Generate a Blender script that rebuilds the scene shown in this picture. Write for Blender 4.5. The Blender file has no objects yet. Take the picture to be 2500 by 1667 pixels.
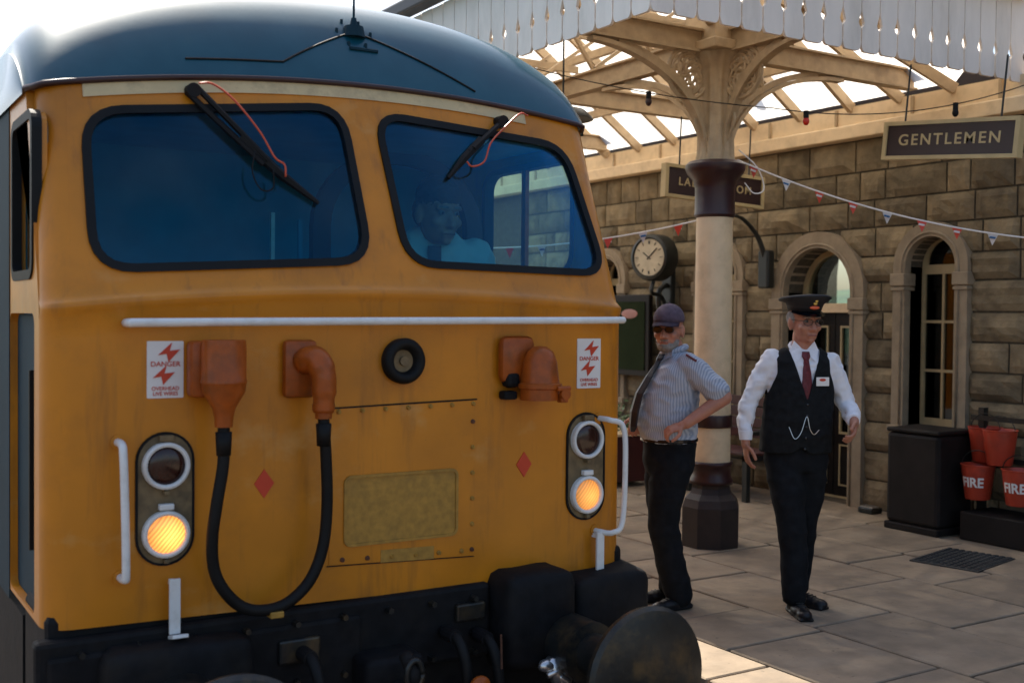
import bpy, bmesh, math, random
from mathutils import Vector, Matrix, noise
random.seed(56)
R = math.radians
sc = bpy.context.scene
col = sc.collection
# ------------------------------------------------------------------ camera
def cam_axes(y, p, r):
    f = Vector((math.sin(y)*math.cos(p), math.cos(y)*math.cos(p), -math.sin(p)))
    rt = Vector((math.cos(y), -math.sin(y), 0)); dn = f.cross(rt)
    return rt*math.cos(r)+dn*math.sin(r), dn*math.cos(r)-rt*math.sin(r), f
rt, dn, fw = cam_axes(0.5606, 0.02315, -0.0095)
cd = bpy.data.cameras.new('camera'); cam = bpy.data.objects.new('camera', cd); col.objects.link(cam)
cam.matrix_world = Matrix(((rt.x, -dn.x, -fw.x, 0), (rt.y, -dn.y, -fw.y, 0), (rt.z, -dn.z, -fw.z, 1.73), (0, 0, 0, 1)))
cd.sensor_width = 36; cd.lens = 39.57; cd.clip_start = 0.05; cd.clip_end = 3000
cd.dof.use_dof = True; cd.dof.focus_distance = 6.3; cd.dof.aperture_fstop = 2.2
sc.camera = cam
# ------------------------------------------------------------------ light
SUN_DIR = Vector((0.045, 0.74, 1.0)).normalized()
w = bpy.data.worlds.new('World'); sc.world = w; w.use_nodes = True
nt = w.node_tree; bg = nt.nodes['Background']
sky = nt.nodes.new('ShaderNodeTexSky'); sky.sky_type = 'NISHITA'; sky.sun_disc = False
sky.sun_elevation = math.asin(SUN_DIR.z); sky.sun_rotation = math.atan2(SUN_DIR.x, SUN_DIR.y)
sky.air_density = 1.1; sky.dust_density = 3.0; sky.ozone_density = 1.0
nt.links.new(sky.outputs[0], bg.inputs[0]); bg.inputs[1].default_value = 0.10
sd = bpy.data.lights.new('sun', 'SUN'); sd.energy = 5.0; sd.angle = R(0.5); sd.color = (1, .93, .82)
sun = bpy.data.objects.new('sun', sd); col.objects.link(sun)
sun.rotation_euler = (-SUN_DIR).to_track_quat('-Z', 'Y').to_euler()
sc.view_settings.view_transform = 'Standard'; sc.view_settings.look = 'None'
sc.view_settings.exposure = 1.28; sc.view_settings.gamma = 1; sc.view_settings.use_curve_mapping = False
# ------------------------------------------------------------------ materials
def nodes(name):
    m = bpy.data.materials.new(name); m.use_nodes = True
    return m, m.node_tree, m.node_tree.nodes['Principled BSDF']
def mat(name, c, rough=.6, metal=0., var=.12, scale=6., bump=0., bscale=60., dirt_or_glare=None, dscale=3., dfac=.5, rnd=0., coat=0., stretch=(1, 1, 1), spec=.5):
    m, t, b = nodes(name); N = t.nodes; L = t.links
    tc = N.new('ShaderNodeTexCoord'); mp = N.new('ShaderNodeMapping'); mp.inputs['Scale'].default_value = stretch
    L.new(tc.outputs['Object'], mp.inputs[0])
    no = N.new('ShaderNodeTexNoise'); no.inputs['Scale'].default_value = scale; no.inputs['Detail'].default_value = 6
    L.new(mp.outputs[0], no.inputs['Vector'])
    cr = N.new('ShaderNodeMix'); cr.data_type = 'RGBA'
    cr.inputs[6].default_value = (*[max(0, x*(1-var)) for x in c], 1); cr.inputs[7].default_value = (*[min(1, x*(1+var)) for x in c], 1)
    st = N.new('ShaderNodeMapRange'); st.inputs[1].default_value = .3; st.inputs[2].default_value = .7
    L.new(no.outputs[0], st.inputs[0]); L.new(st.outputs[0], cr.inputs[0]); out = cr.outputs[2]
    if dirt_or_glare:
        n2 = N.new('ShaderNodeTexNoise'); n2.inputs['Scale'].default_value = dscale; n2.inputs['Detail'].default_value = 8; n2.inputs['Roughness'].default_value = .65
        L.new(mp.outputs[0], n2.inputs['Vector'])
        r2 = N.new('ShaderNodeMapRange'); r2.inputs[1].default_value = .48; r2.inputs[2].default_value = .75; r2.inputs[4].default_value = dfac
        L.new(n2.outputs[0], r2.inputs[0])
        mx = N.new('ShaderNodeMix'); mx.data_type = 'RGBA'; mx.inputs[7].default_value = (*dirt_or_glare, 1)
        L.new(r2.outputs[0], mx.inputs[0]); L.new(out, mx.inputs[6]); out = mx.outputs[2]
    if rnd:
        oi = N.new('ShaderNodeObjectInfo'); mr = N.new('ShaderNodeMapRange'); mr.inputs[3].default_value = 1-rnd; mr.inputs[4].default_value = 1+rnd
        L.new(oi.outputs['Random'], mr.inputs[0]); hv = N.new('ShaderNodeHueSaturation')
        L.new(mr.outputs[0], hv.inputs['Value']); L.new(out, hv.inputs['Color']); out = hv.outputs[0]
    L.new(out, b.inputs['Base Color'])
    b.inputs['Roughness'].default_value = rough; b.inputs['Metallic'].default_value = metal
    b.inputs['Coat Weight'].default_value = coat; b.inputs['Coat Roughness'].default_value = .2
    b.inputs['Specular IOR Level'].default_value = spec
    if bump:
        n3 = N.new('ShaderNodeTexNoise'); n3.inputs['Scale'].default_value = bscale; n3.inputs['Detail'].default_value = 8
        L.new(mp.outputs[0], n3.inputs['Vector'])
        bp = N.new('ShaderNodeBump'); bp.inputs['Strength'].default_value = 1; bp.inputs['Distance'].default_value = bump
        L.new(n3.outputs[0], bp.inputs['Height']); L.new(bp.outputs[0], b.inputs['Normal'])
    return m
def glass(name, tint, ior=1.6, rough=.02, dirt_or_glare=.0, gcol=(1, 1, 1)):
    m, t, b = nodes(name); N = t.nodes; L = t.links; N.remove(b); o = N['Material Output']
    tr = N.new('ShaderNodeBsdfTransparent'); tr.inputs[0].default_value = (*tint, 1)
    gl = N.new('ShaderNodeBsdfGlossy'); gl.inputs['Roughness'].default_value = rough; gl.inputs[0].default_value = (*gcol, 1)
    fr = N.new('ShaderNodeFresnel'); fr.inputs[0].default_value = ior
    mx = N.new('ShaderNodeMixShader'); L.new(fr.outputs[0], mx.inputs[0]); L.new(tr.outputs[0], mx.inputs[1]); L.new(gl.outputs[0], mx.inputs[2])
    last = mx.outputs[0]
    if dirt_or_glare:  # diffuse film: thin dirt that also paints milky glare into the glass
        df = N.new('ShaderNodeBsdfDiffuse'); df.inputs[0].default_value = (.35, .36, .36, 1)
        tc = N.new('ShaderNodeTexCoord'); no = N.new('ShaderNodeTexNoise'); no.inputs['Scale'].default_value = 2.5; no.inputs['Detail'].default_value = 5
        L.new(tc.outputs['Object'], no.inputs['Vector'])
        mr = N.new('ShaderNodeMapRange'); mr.inputs[1].default_value = .35; mr.inputs[2].default_value = .8; mr.inputs[4].default_value = dirt_or_glare; L.new(no.outputs[0], mr.inputs[0])
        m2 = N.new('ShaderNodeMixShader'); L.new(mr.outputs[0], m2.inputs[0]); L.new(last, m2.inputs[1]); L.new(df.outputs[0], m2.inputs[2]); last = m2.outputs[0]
    L.new(last, o.inputs[0]); return m
M = {}
M['yellow'] = mat('warning_yellow_paint', (.58, .20, .003), .5, var=.12, scale=3, bump=.0012, bscale=14, dirt_or_glare=(.27, .10, .012), dscale=2.6, dfac=.5, coat=.3, spec=.35)
M['yellow_grubby'] = mat('grubby_yellow_paint', (.40, .21, .03), .6, var=.2, scale=30, bump=.001, bscale=160, dirt_or_glare=(.2, .12, .03), dscale=5, dfac=.6)
M['cream_band'] = mat('cream_band_paint', (.62, .47, .24), .5, dirt_or_glare=(.15, .1, .06), dscale=12, dfac=.5)
M['roof_blue'] = mat('roof_blue_paint', (.0004, .062, .095), .5, var=.12, scale=5, bump=.0008, bscale=6, dirt_or_glare=(.02, .08, .10), dscale=5, dfac=.3, coat=.65)
M['roof_blue'].node_tree.nodes['Principled BSDF'].inputs['Coat Roughness'].default_value = .14; M['roof_blue'].node_tree.nodes['Principled BSDF'].inputs['Coat IOR'].default_value = 1.45; M['roof_blue'].node_tree.nodes['Principled BSDF'].inputs['Specular IOR Level'].default_value = .25
M['side_blue'] = mat('dark_blue_side_paint', (.006, .03, .045), .7, spec=.2)
M['rubber'] = mat('black_rubber', (.007, .007, .007), .6, var=.3, spec=.22)
M['black'] = mat('sooty_black_paint', (.007, .007, .008), .7, spec=.2, var=.4, scale=14, dirt_or_glare=(.02, .016, .012), dscale=6, dfac=.7, bump=.002, bscale=30)
M['buffer'] = mat('greasy_buffer_steel', (.022, .024, .024), .38, metal=.5, var=.4, dirt_or_glare=(.10, .07, .035), dscale=7, dfac=.8, bump=.001, bscale=40)
M['white'] = mat('white_gloss_paint', (.74, .74, .72), .35, var=.05, dirt_or_glare=(.35, .3, .22), dscale=14, dfac=.35)
M['orange'] = mat('orange_casting_paint', (.34, .07, .004), .5, spec=.3, var=.18, scale=20, dirt_or_glare=(.10, .04, .01), dscale=9, dfac=.7, bump=.0015, bscale=50, coat=.2)
M['lampwell'] = mat('grimy_lamp_recess', (.16, .11, .05), .6, var=.3, scale=20, dirt_or_glare=(.04, .03, .02), dscale=9, dfac=.7)
M['dark_lens'] = mat('dark_red_lens', (.030, .008, .005), .15, var=.4, scale=30)
M['horn'] = mat('dusty_rubber_centre', (.20, .14, .07), .8, var=.3, scale=30)
M['red'] = mat('red_vinyl', (.55, .04, .01), .45, var=.08)
M['signwhite'] = mat('white_label', (.76, .73, .70), .5, var=.05)
M['redhose'] = mat('red_washer_tube', (.55, .08, .03), .3)
M['silver'] = mat('bright_metal', (.6, .6, .6), .3, metal=.9)
M['rust'] = mat('rusty_steel', (.10, .04, .02), .8, var=.4, scale=20)
M['cabin'] = mat('cab_interior_paint', (.05, .33, .50), .6)
M['cabin_dark'] = mat('cab_dark_trim', (.012, .03, .04), .6)
M['cream'] = mat('cream_station_paint', (.76, .58, .36), .5, var=.06, scale=8, dirt_or_glare=(.30, .2, .1), dscale=5, dfac=.4, bump=.001, bscale=40)
M['cream_iron'] = mat('cream_painted_ironwork', (.43, .31, .18), .55, var=.12, scale=12, dirt_or_glare=(.18, .11, .06), dscale=7, dfac=.5)
M['valance'] = mat('pale_valance_boards', (.84, .75, .66), .6, var=.04, scale=10, dirt_or_glare=(.5, .44, .36), dscale=4, dfac=.5, stretch=(1, 1, .3), rnd=.03)
M['maroon'] = mat('maroon_paint', (.030, .007, .008), .4, var=.15, dirt_or_glare=(.03, .02, .015), dscale=8, dfac=.5)
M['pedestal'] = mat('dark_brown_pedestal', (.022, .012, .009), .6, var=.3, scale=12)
M['stone'] = mat('gritstone', (.185, .14, .08), .9, var=.3, scale=5, bump=.018, bscale=13, dirt_or_glare=(.07, .055, .035), dscale=3.5, dfac=.75, rnd=.35)
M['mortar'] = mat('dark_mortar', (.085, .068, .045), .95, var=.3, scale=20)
M['dressed'] = mat('dressed_stone', (.27, .21, .14), .85, var=.15, scale=9, bump=.002, bscale=50, dirt_or_glare=(.12, .09, .06), dscale=4, dfac=.5)
M['flag'] = mat('york_flagstone', (.225, .17, .115), .85, var=.2, scale=5, bump=.004, bscale=22, dirt_or_glare=(.12, .10, .08), dscale=3, dfac=.6, rnd=.16)
M['dirtjoint'] = mat('joint_soil', (.035, .03, .022), .95, var=.3, scale=20)
M['frame'] = mat('cream_window_paint', (.42, .33, .18), .5)
M['darkdoor'] = mat('black_brown_door_paint', (.010, .007, .006), .5, spec=.2)
M['pane'] = glass('dark_window_glass', (.25, .28, .28), 1.5, .03)
M['clear'] = glass('clear_glass', (.85, .9, .9), 1.4, .02)
M['plain_clear'] = glass('plain_underside', (1, 1, 1), 1.02, .02)
M['screen'] = glass('windscreen_glass', (.60, .88, .93), 1.42, .015, .05, (.13, .5, .86))  # blue gloss colour paints the sky reflection; strong film adds painted milky glare
M['signdark'] = mat('sign_dark_maroon', (.03, .012, .012), .4)
M['signtan'] = mat('sign_tan_lettering', (.52, .40, .2), .5)
M['bucket'] = mat('fire_bucket_red', (.42, .045, .02), .4, var=.12, dirt_or_glare=(.12, .03, .02), dscale=8, dfac=.6)
M['bin'] = mat('dark_bin_paint', (.013, .010, .009), .6, spec=.2, var=.3)
M['iron'] = mat('black_ironwork', (.012, .014, .013), .4)
M['clockface'] = mat('aged_clock_face', (.55, .47, .33), .5, var=.12, scale=10, dirt_or_glare=(.25, .2, .12), dscale=8, dfac=.5)
M['skin'] = mat('skin', (.42, .18, .11), .5, var=.14, scale=18, bump=.0008, bscale=120, dirt_or_glare=(.40, .13, .09), dscale=10, dfac=.5)
M['skin_tattoo'] = M['skin']
M['hair'] = mat('grey_hair', (.24, .215, .19), .8, var=.3, scale=60, bump=.002, bscale=200)
M['lips'] = mat('lips', (.26, .09, .07), .5)
M['eye'] = mat('eye_white', (.20, .16, .14), .5)
M['shirt_white'] = mat('white_cotton', (.78, .77, .80), .8, var=.03, bump=.0012, bscale=60)
M['vest'] = mat('black_wool', (.010, .011, .012), .85, var=.3, scale=30, bump=.001, bscale=150, spec=.15)
M['trouser'] = mat('black_trouser_cloth', (.009, .010, .012), .9, var=.3, scale=20, bump=.001, bscale=120, spec=.15)
M['shoe'] = mat('black_shoe_leather', (.008, .008, .010), .42, spec=.3)
M['tie_red'] = mat('maroon_tie', (.12, .012, .018), .5, var=.3, scale=60)
M['tie_black'] = mat('black_tie', (.008, .010, .018), .5)
M['capblack'] = mat('black_cap_cloth', (.008, .008, .010), .7)
M['peak'] = mat('glossy_cap_peak', (.006, .008, .012), .12)
M['gold'] = mat('gold_badge', (.65, .45, .12), .35, metal=.8)
M['orangebadge'] = mat('red_enamel_badge', (.75, .12, .04), .35)
M['capplum'] = mat('faded_plum_cap', (.085, .06, .085), .9, var=.25, scale=40)
M['sunglass'] = mat('brown_sunglass_lens', (.03, .012, .008), .08)
M['plant'] = mat('leaf_green', (.04, .09, .02), .6, var=.4, scale=20, rnd=.2)
M['steel'] = mat('grey_drain_iron', (.05, .05, .05), .55, metal=.4, var=.3)
M['ballast'] = mat('ballast', (.07, .06, .05), .95, var=.4, scale=14, bump=.03, bscale=20)
M['grass'] = mat('hill_green', (.05, .09, .04), .95, var=.4, scale=.05, dirt_or_glare=(.02, .045, .03), dscale=.08, dfac=.8)
M['benchred'] = mat('bench_red_brown', (.05, .01, .008), .45, var=.2)
M['bulbred'] = mat('red_bulb', (.6, .02, .01), .2)
M['bulbblue'] = mat('blue_bulb', (.02, .10, .25), .2)
M['flagwhite'] = mat('white_pennant', (.65, .6, .58), .7)
M['gutter'] = mat('dark_gutter_paint', (.03, .03, .035), .5)
def add_layer(key, c, scale, stretch, lo, hi, fac):
    m = M[key]; t = m.node_tree; N = t.nodes; L = t.links; b = N['Principled BSDF']; src = b.inputs['Base Color'].links[0].from_socket
    tc = N.new('ShaderNodeTexCoord'); mp = N.new('ShaderNodeMapping'); mp.inputs['Scale'].default_value = stretch; mp.inputs['Location'].default_value = (3.1, 1.7, .4)
    L.new(tc.outputs['Object'], mp.inputs[0]); no = N.new('ShaderNodeTexNoise'); no.inputs['Scale'].default_value = scale; no.inputs['Detail'].default_value = 9; no.inputs['Roughness'].default_value = .6
    L.new(mp.outputs[0], no.inputs['Vector']); mr = N.new('ShaderNodeMapRange'); mr.inputs[1].default_value = lo; mr.inputs[2].default_value = hi; mr.inputs[4].default_value = fac
    L.new(no.outputs[0], mr.inputs[0]); mx = N.new('ShaderNodeMix'); mx.data_type = 'RGBA'; mx.inputs[7].default_value = (*c, 1)
    L.new(mr.outputs[0], mx.inputs[0]); L.new(src, mx.inputs[6]); L.new(mx.outputs[2], b.inputs['Base Color'])
add_layer('yellow', (.20, .075, .015), 5, (3, 3, .35), .55, .78, .55)      # rain streaks
add_layer('yellow', (.62, .36, .12), 3.2, (1, 1, 1.4), .60, .72, .35)      # chalky faded patches
add_layer('yellow', (.10, .04, .015), 70, (1, 1, 1), .70, .74, .7)         # stone chips
add_layer('flag', (.06, .05, .04), 26, (1, 1, 1), .66, .70, .6)            # spots
add_layer('flag', (.33, .27, .20), 2.2, (1, 1, 1), .55, .75, .5)
add_layer('stone', (.035, .03, .022), 2.5, (1, 1, .6), .54, .76, .45)       # soot
add_layer('stone', (.26, .19, .10), 3.5, (1, 1, 1), .60, .75, .6)
add_layer('buffer', (.16, .11, .05), 5, (1, 1, 1), .58, .75, .6)
add_layer('roof_blue', (.02, .06, .07), 7, (1, .4, 1), .58, .78, .3)
add_layer('bucket', (.16, .10, .07), 40, (1, 1, 1), .66, .70, .8)
def stripe_mat():
    m, t, b = nodes('blue_striped_shirt_cloth'); N = t.nodes; L = t.links
    tc = N.new('ShaderNodeTexCoord'); wv = N.new('ShaderNodeTexWave'); wv.inputs['Scale'].default_value = 26; wv.inputs['Distortion'].default_value = .6
    mp = N.new('ShaderNodeMapping'); mp.inputs['Rotation'].default_value = (0, 0, R(40)); L.new(tc.outputs['Object'], mp.inputs[0]); L.new(mp.outputs[0], wv.inputs['Vector'])
    mx = N.new('ShaderNodeMix'); mx.data_type = 'RGBA'; mx.inputs[6].default_value = (.46, .49, .55, 1); mx.inputs[7].default_value = (.26, .30, .38, 1)
    L.new(wv.outputs['Fac'], mx.inputs[0]); L.new(mx.outputs[2], b.inputs['Base Color']); b.inputs['Roughness'].default_value = .85; return m
M['stripe'] = stripe_mat()
def skylight_mat():
    m, t, b = nodes('dirty_roof_glazing'); N = t.nodes; L = t.links; N.remove(b)
    tl = N.new('ShaderNodeBsdfTranslucent'); df = N.new('ShaderNodeBsdfDiffuse'); tp = N.new('ShaderNodeBsdfTransparent')
    tc = N.new('ShaderNodeTexCoord'); no = N.new('ShaderNodeTexNoise'); no.inputs['Scale'].default_value = 3; no.inputs['Detail'].default_value = 6
    L.new(tc.outputs['Object'], no.inputs['Vector'])
    mx = N.new('ShaderNodeMix'); mx.data_type = 'RGBA'; mx.inputs[6].default_value = (.72, .66, .57, 1); mx.inputs[7].default_value = (.85, .82, .76, 1)
    L.new(no.outputs[0], mx.inputs[0]); L.new(mx.outputs[2], tl.inputs[0]); df.inputs[0].default_value = (.5, .48, .44, 1)
    tp.inputs[0].default_value = (.9, .9, .9, 1)
    a = N.new('ShaderNodeMixShader'); a.inputs[0].default_value = .12; L.new(tl.outputs[0], a.inputs[1]); L.new(df.outputs[0], a.inputs[2])
    c = N.new('ShaderNodeMixShader'); c.inputs[0].default_value = .04; L.new(a.outputs[0], c.inputs[1]); L.new(tp.outputs[0], c.inputs[2])
    L.new(c.outputs[0], N['Material Output'].inputs[0]); return m
M['spectacle'] = glass('spectacle_lens', (.9, .9, .9), 1.12, .05)
M['skylight'] = skylight_mat()
def pane_piece(q, parent):
    bm = nb(); f = bm.faces.new([bm.verts.new(p) for p in q])
    r = bmesh.ops.extrude_face_region(bm, geom=[f]); bmesh.ops.translate(bm, vec=(0, 0, .008), verts=[g for g in r['geom'] if isinstance(g, bmesh.types.BMVert)])
    o = build('glass_pane', bm, 'skylight', parent); o.data.materials.append(M['plain_clear'])
    top = max(sorted(o.data.polygons, key=lambda p: -p.area)[:2], key=lambda p: p.center.z)
    for p in o.data.polygons: p.material_index = 0 if p.index == top.index else 1
    return o
def lamp_mat(name, c, s, hot):
    m, t, b = nodes(name); N = t.nodes; L = t.links; s *= .6
    tc = N.new('ShaderNodeTexCoord'); wv = N.new('ShaderNodeTexWave'); wv.inputs['Scale'].default_value = 22; wv.inputs['Distortion'].default_value = 1.2
    mp = N.new('ShaderNodeMapping'); mp.inputs['Rotation'].default_value = (0, R(-40), 0); L.new(tc.outputs['Object'], mp.inputs[0]); L.new(mp.outputs[0], wv.inputs['Vector'])
    vm = N.new('ShaderNodeVectorMath'); vm.operation = 'DISTANCE'; vm.inputs[1].default_value = hot; L.new(tc.outputs['Object'], vm.inputs[0])
    mr = N.new('ShaderNodeMapRange'); mr.inputs[1].default_value = 0; mr.inputs[2].default_value = .085; mr.inputs[3].default_value = 3.2; mr.inputs[4].default_value = .8; L.new(vm.outputs['Value'], mr.inputs[0])
    mm = N.new('ShaderNodeMapRange'); mm.inputs[3].default_value = .55; mm.inputs[4].default_value = 1.2; L.new(wv.outputs['Fac'], mm.inputs[0])
    mu = N.new('ShaderNodeMath'); mu.operation = 'MULTIPLY'; L.new(mr.outputs[0], mu.inputs[0]); L.new(mm.outputs[0], mu.inputs[1])
    m2 = N.new('ShaderNodeMath'); m2.operation = 'MULTIPLY'; m2.inputs[1].default_value = s; L.new(mu.outputs[0], m2.inputs[0])
    b.inputs['Base Color'].default_value = (.5, .25, .08, 1); b.inputs['Emission Color'].default_value = (*c, 1); L.new(m2.outputs[0], b.inputs['Emission Strength']); b.inputs['Roughness'].default_value = .2
    return m
# ------------------------------------------------------------------ object helpers
WM = {}
def wm(o): return WM.get(o.name, Matrix.Identity(4))
def tag(o, label=None, cat=None, group=None, kind=None):
    if label: o['label'] = label
    if cat: o['category'] = cat
    if group: o['group'] = group
    if kind: o['kind'] = kind
    return o
def thing(name, loc, label, cat, group=None, rotz=0., parent=None):
    o = bpy.data.objects.new(name, None); col.objects.link(o); o.empty_display_size = .1
    o.location = loc; o.rotation_euler = (0, 0, rotz)
    WM[o.name] = Matrix.Translation(loc) @ Matrix.Rotation(rotz, 4, 'Z')
    return tag(o, label, cat, group)
def link(name, me, m, parent=None, smooth=False, local=False):
    """geometry in world coordinates unless local=True (then in the parent's frame)"""
    o = bpy.data.objects.new(name, me); col.objects.link(o)
    if m is not None:
        me.materials.clear(); me.materials.append(M[m] if isinstance(m, str) else m)
    if smooth: me.polygons.foreach_set('use_smooth', [True]*len(me.polygons))
    if parent:
        o.parent = parent
        if not local:
            o.matrix_parent_inverse = wm(parent).inverted()
            WM[o.name] = Matrix.Identity(4)
        else: WM[o.name] = wm(parent).copy()
    return o
def build(name, bm, m, parent=None, smooth=False, local=False, auto=False):
    bmesh.ops.recalc_face_normals(bm, faces=bm.faces[:])
    me = bpy.data.meshes.new(name); bm.to_mesh(me); bm.free()
    o = link(name, me, m, parent, smooth or auto, local)
    if auto: me.set_sharp_from_angle(angle=R(35))
    return o
def nb(): return bmesh.new()
def box(bm, c, s, rot=None, bevel=0., seg=2):
    mt = Matrix.Translation(c) @ (rot.to_4x4() if rot else Matrix.Identity(4)) @ Matrix.Diagonal((*s, 1))
    r = bmesh.ops.create_cube(bm, size=1, matrix=mt)
    if bevel:
        es = list({e for v in r['verts'] for e in v.link_edges})
        bmesh.ops.bevel(bm, geom=es, offset=bevel, segments=seg, affect='EDGES', profile=.5)
    return bm
def b2(bm, x0, x1, y0, y1, z0, z1, bevel=0.):
    return box(bm, ((x0+x1)/2, (y0+y1)/2, (z0+z1)/2), (x1-x0, y1-y0, z1-z0), None, bevel)
def cyl(bm, a, b, r0, r1=None, n=20, caps=True):
    a, b = Vector(a), Vector(b); r1 = r0 if r1 is None else r1
    d = b-a; q = d.to_track_quat('Z', 'Y').to_matrix().to_4x4()
    bmesh.ops.create_cone(bm, cap_ends=caps, segments=n, radius1=r0, radius2=r1, depth=d.length, matrix=Matrix.Translation((a+b)/2) @ q)
    return bm
def ell(bm, c, r, rot=None, n=16):
    if not hasattr(r, '__len__'): r = (r, r, r)
    mt = Matrix.Translation(c) @ (rot.to_4x4() if rot else Matrix.Identity(4)) @ Matrix.Diagonal((*r, 1))
    bmesh.ops.create_uvsphere(bm, u_segments=n, v_segments=max(6, n*2//3), radius=1, matrix=mt); return bm
def caps(bm, a, b, ra, rb=None, n=14):
    rb = ra if rb is None else rb
    ell(bm, a, ra, n=n); ell(bm, b, rb, n=n); cyl(bm, a, b, ra, rb, n); return bm
def spline(pts, k=8, closed=False):
    P = [Vector(p) for p in pts]; out = []
    for i in range(len(P)-1):
        p0 = P[i-1] if i else P[0]*2-P[1]; p1 = P[i]; p2 = P[i+1]; p3 = P[i+2] if i+2 < len(P) else P[i+1]*2-P[i]
        for j in range(k):
            t = j/k; out.append(.5*((2*p1)+(p2-p0)*t+(2*p0-5*p1+4*p2-p3)*t*t+(3*p1-p0-3*p2+p3)*t**3))
    out.append(P[-1]); return out
def tube(bm, pts, r, n=10, flat=1.):
    P = [Vector(p) for p in pts]; rings = []
    up = None
    for i, p in enumerate(P):
        d = (P[min(i+1, len(P)-1)]-P[max(i-1, 0)]).normalized()
        if up is None:
            up = Vector((0, 0, 1)) if abs(d.z) < .9 else Vector((0, 1, 0))
        u = (up-d*up.dot(d)).normalized(); v = d.cross(u); up = u
        rr = r[i] if hasattr(r, '__len__') else r
        rings.append([bm.verts.new(p+u*math.cos(a)*rr+v*math.sin(a)*rr*flat) for a in [2*math.pi*k/n for k in range(n)]])
    for a, b in zip(rings, rings[1:]):
        for k in range(n): bm.faces.new((a[k], a[(k+1) % n], b[(k+1) % n], b[k]))
    bm.faces.new(rings[0][::-1]); bm.faces.new(rings[-1]); return bm
def slab(bm, outer, holes, fn, d0, d1):
    """plate with holes: 2D outlines, fn(u,v,d)->3D; front at depth d0, back at d1"""
    loops = [outer]+holes; fv = []; edges = []
    for lp in loops:
        vs = [bm.verts.new((p[0], p[1], 0)) for p in lp]; fv.append(vs)
        for i in range(len(vs)): edges.append(bm.edges.new((vs[i], vs[(i+1) % len(vs)])))
    r = bmesh.ops.triangle_fill(bm, use_beauty=True, use_dissolve=False, edges=edges, normal=(0, 0, 1))
    faces = [g for g in r['geom'] if isinstance(g, bmesh.types.BMFace)]
    idx = {}
    allv = [v for l in fv for v in l]
    back = {v: bm.verts.new(fn(v.co.x, v.co.y, d1)) for v in allv}
    for f in faces: bm.faces.new([back[v] for v in reversed(f.verts)])
    for l in fv:
        for i in range(len(l)):
            a, b = l[i], l[(i+1) % len(l)]; bm.faces.new((a, b, back[b], back[a]))
    for v in allv: v.co = fn(v.co.x, v.co.y, d0)
    return bm
def rrect(x0, x1, z0, z1, r, n=6):
    out = []
    for cx, cz, a0 in ((x1-r, z1-r, 0), (x0+r, z1-r, 90), (x0+r, z0+r, 180), (x1-r, z0+r, 270)):
        for k in range(n+1): a = R(a0+90*k/n); out.append((cx+r*math.cos(a), cz+r*math.sin(a)))
    return out
def rquad(c, r, n=6):
    """rounded quad through corners TL,TR,BR,BL"""
    out = []
    for i in range(4):
        p = Vector(c[i]); a = (Vector(c[i-1])-p).normalized(); b = (Vector(c[(i+1) % 4])-p).normalized()
        s = p+a*r; e = p+b*r
        for k in range(n+1):
            t = k/n; out.append(tuple(s*(1-t)**2+p*2*t*(1-t)+e*t*t))
    return out
def grow(lp, d):
    n = len(lp); out = []
    area = sum(lp[i][0]*lp[(i+1) % n][1]-lp[(i+1) % n][0]*lp[i][1] for i in range(n)); s = 1 if area > 0 else -1
    for i in range(n):
        a = Vector(lp[i-1]); b = Vector(lp[(i+1) % n]); t = (b-a).normalized(); out.append((lp[i][0]+t.y*d*s, lp[i][1]-t.x*d*s))
    return out
def text(name, s, size, m, mtx, parent, ext=.0015, sx=1., align='CENTER', space=1.):
    c = bpy.data.curves.new(name, 'FONT'); c.body = s; c.size = size; c.extrude = ext; c.align_x = align; c.align_y = 'CENTER'; c.space_character = space
    c.offset = size*.012
    t = bpy.data.objects.new('tmp', c); col.objects.link(t)
    bpy.context.view_layer.update(); dg = bpy.context.evaluated_depsgraph_get()
    me = bpy.data.meshes.new_from_object(t.evaluated_get(dg)); bpy.data.objects.remove(t)
    me.transform(mtx @ Matrix.Diagonal((sx, 1, 1, 1))); me.name = name
    return link(name, me, m, parent)
FACE = Matrix(((1, 0, 0, 0), (0, 0, -1, 0), (0, 1, 0, 0), (0, 0, 0, 1)))   # text plane facing -Y
WALLF = Matrix(((0, 0, -1, 0), (-1, 0, 0, 0), (0, 1, 0, 0), (0, 0, 0, 1)))  # text plane facing -X (reads towards -Y)
def at(x, y, z, F=FACE, roll=0.): return Matrix.Translation((x, y, z)) @ F @ Matrix.Rotation(roll, 4, 'Z')
def lerp(a, b, t): return a+(b-a)*t

# ================================================================== SETTING
bm = nb(); bmesh.ops.create_grid(bm, x_segments=1, y_segments=1, size=1500, matrix=Matrix.Translation((0, 0, -1.05)))
tag(build('ground', bm, 'ballast'), kind='structure')
# far hills behind the station
bm = nb(); vs = []
for i in range(61):
    a = R(-40+3*i)
    h = 8.5+4*noise.noise(Vector((i*.17, 3, 0)))+2*noise.noise(Vector((i*.5, 7, 0)))
    rr = []
    for j, (d, k) in enumerate(((90, 0), (190, .75), (330, 1), (480, 0))):
        rr.append(bm.verts.new((math.cos(a)*d+8, math.sin(a)*d, -1.04+h*k)))
    vs.append(rr)
for a, b in zip(vs, vs[1:]):
    for j in range(3): bm.faces.new((a[j], a[j+1], b[j+1], b[j]))
tag(build('hills', bm, 'grass', smooth=True), kind='structure')
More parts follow.
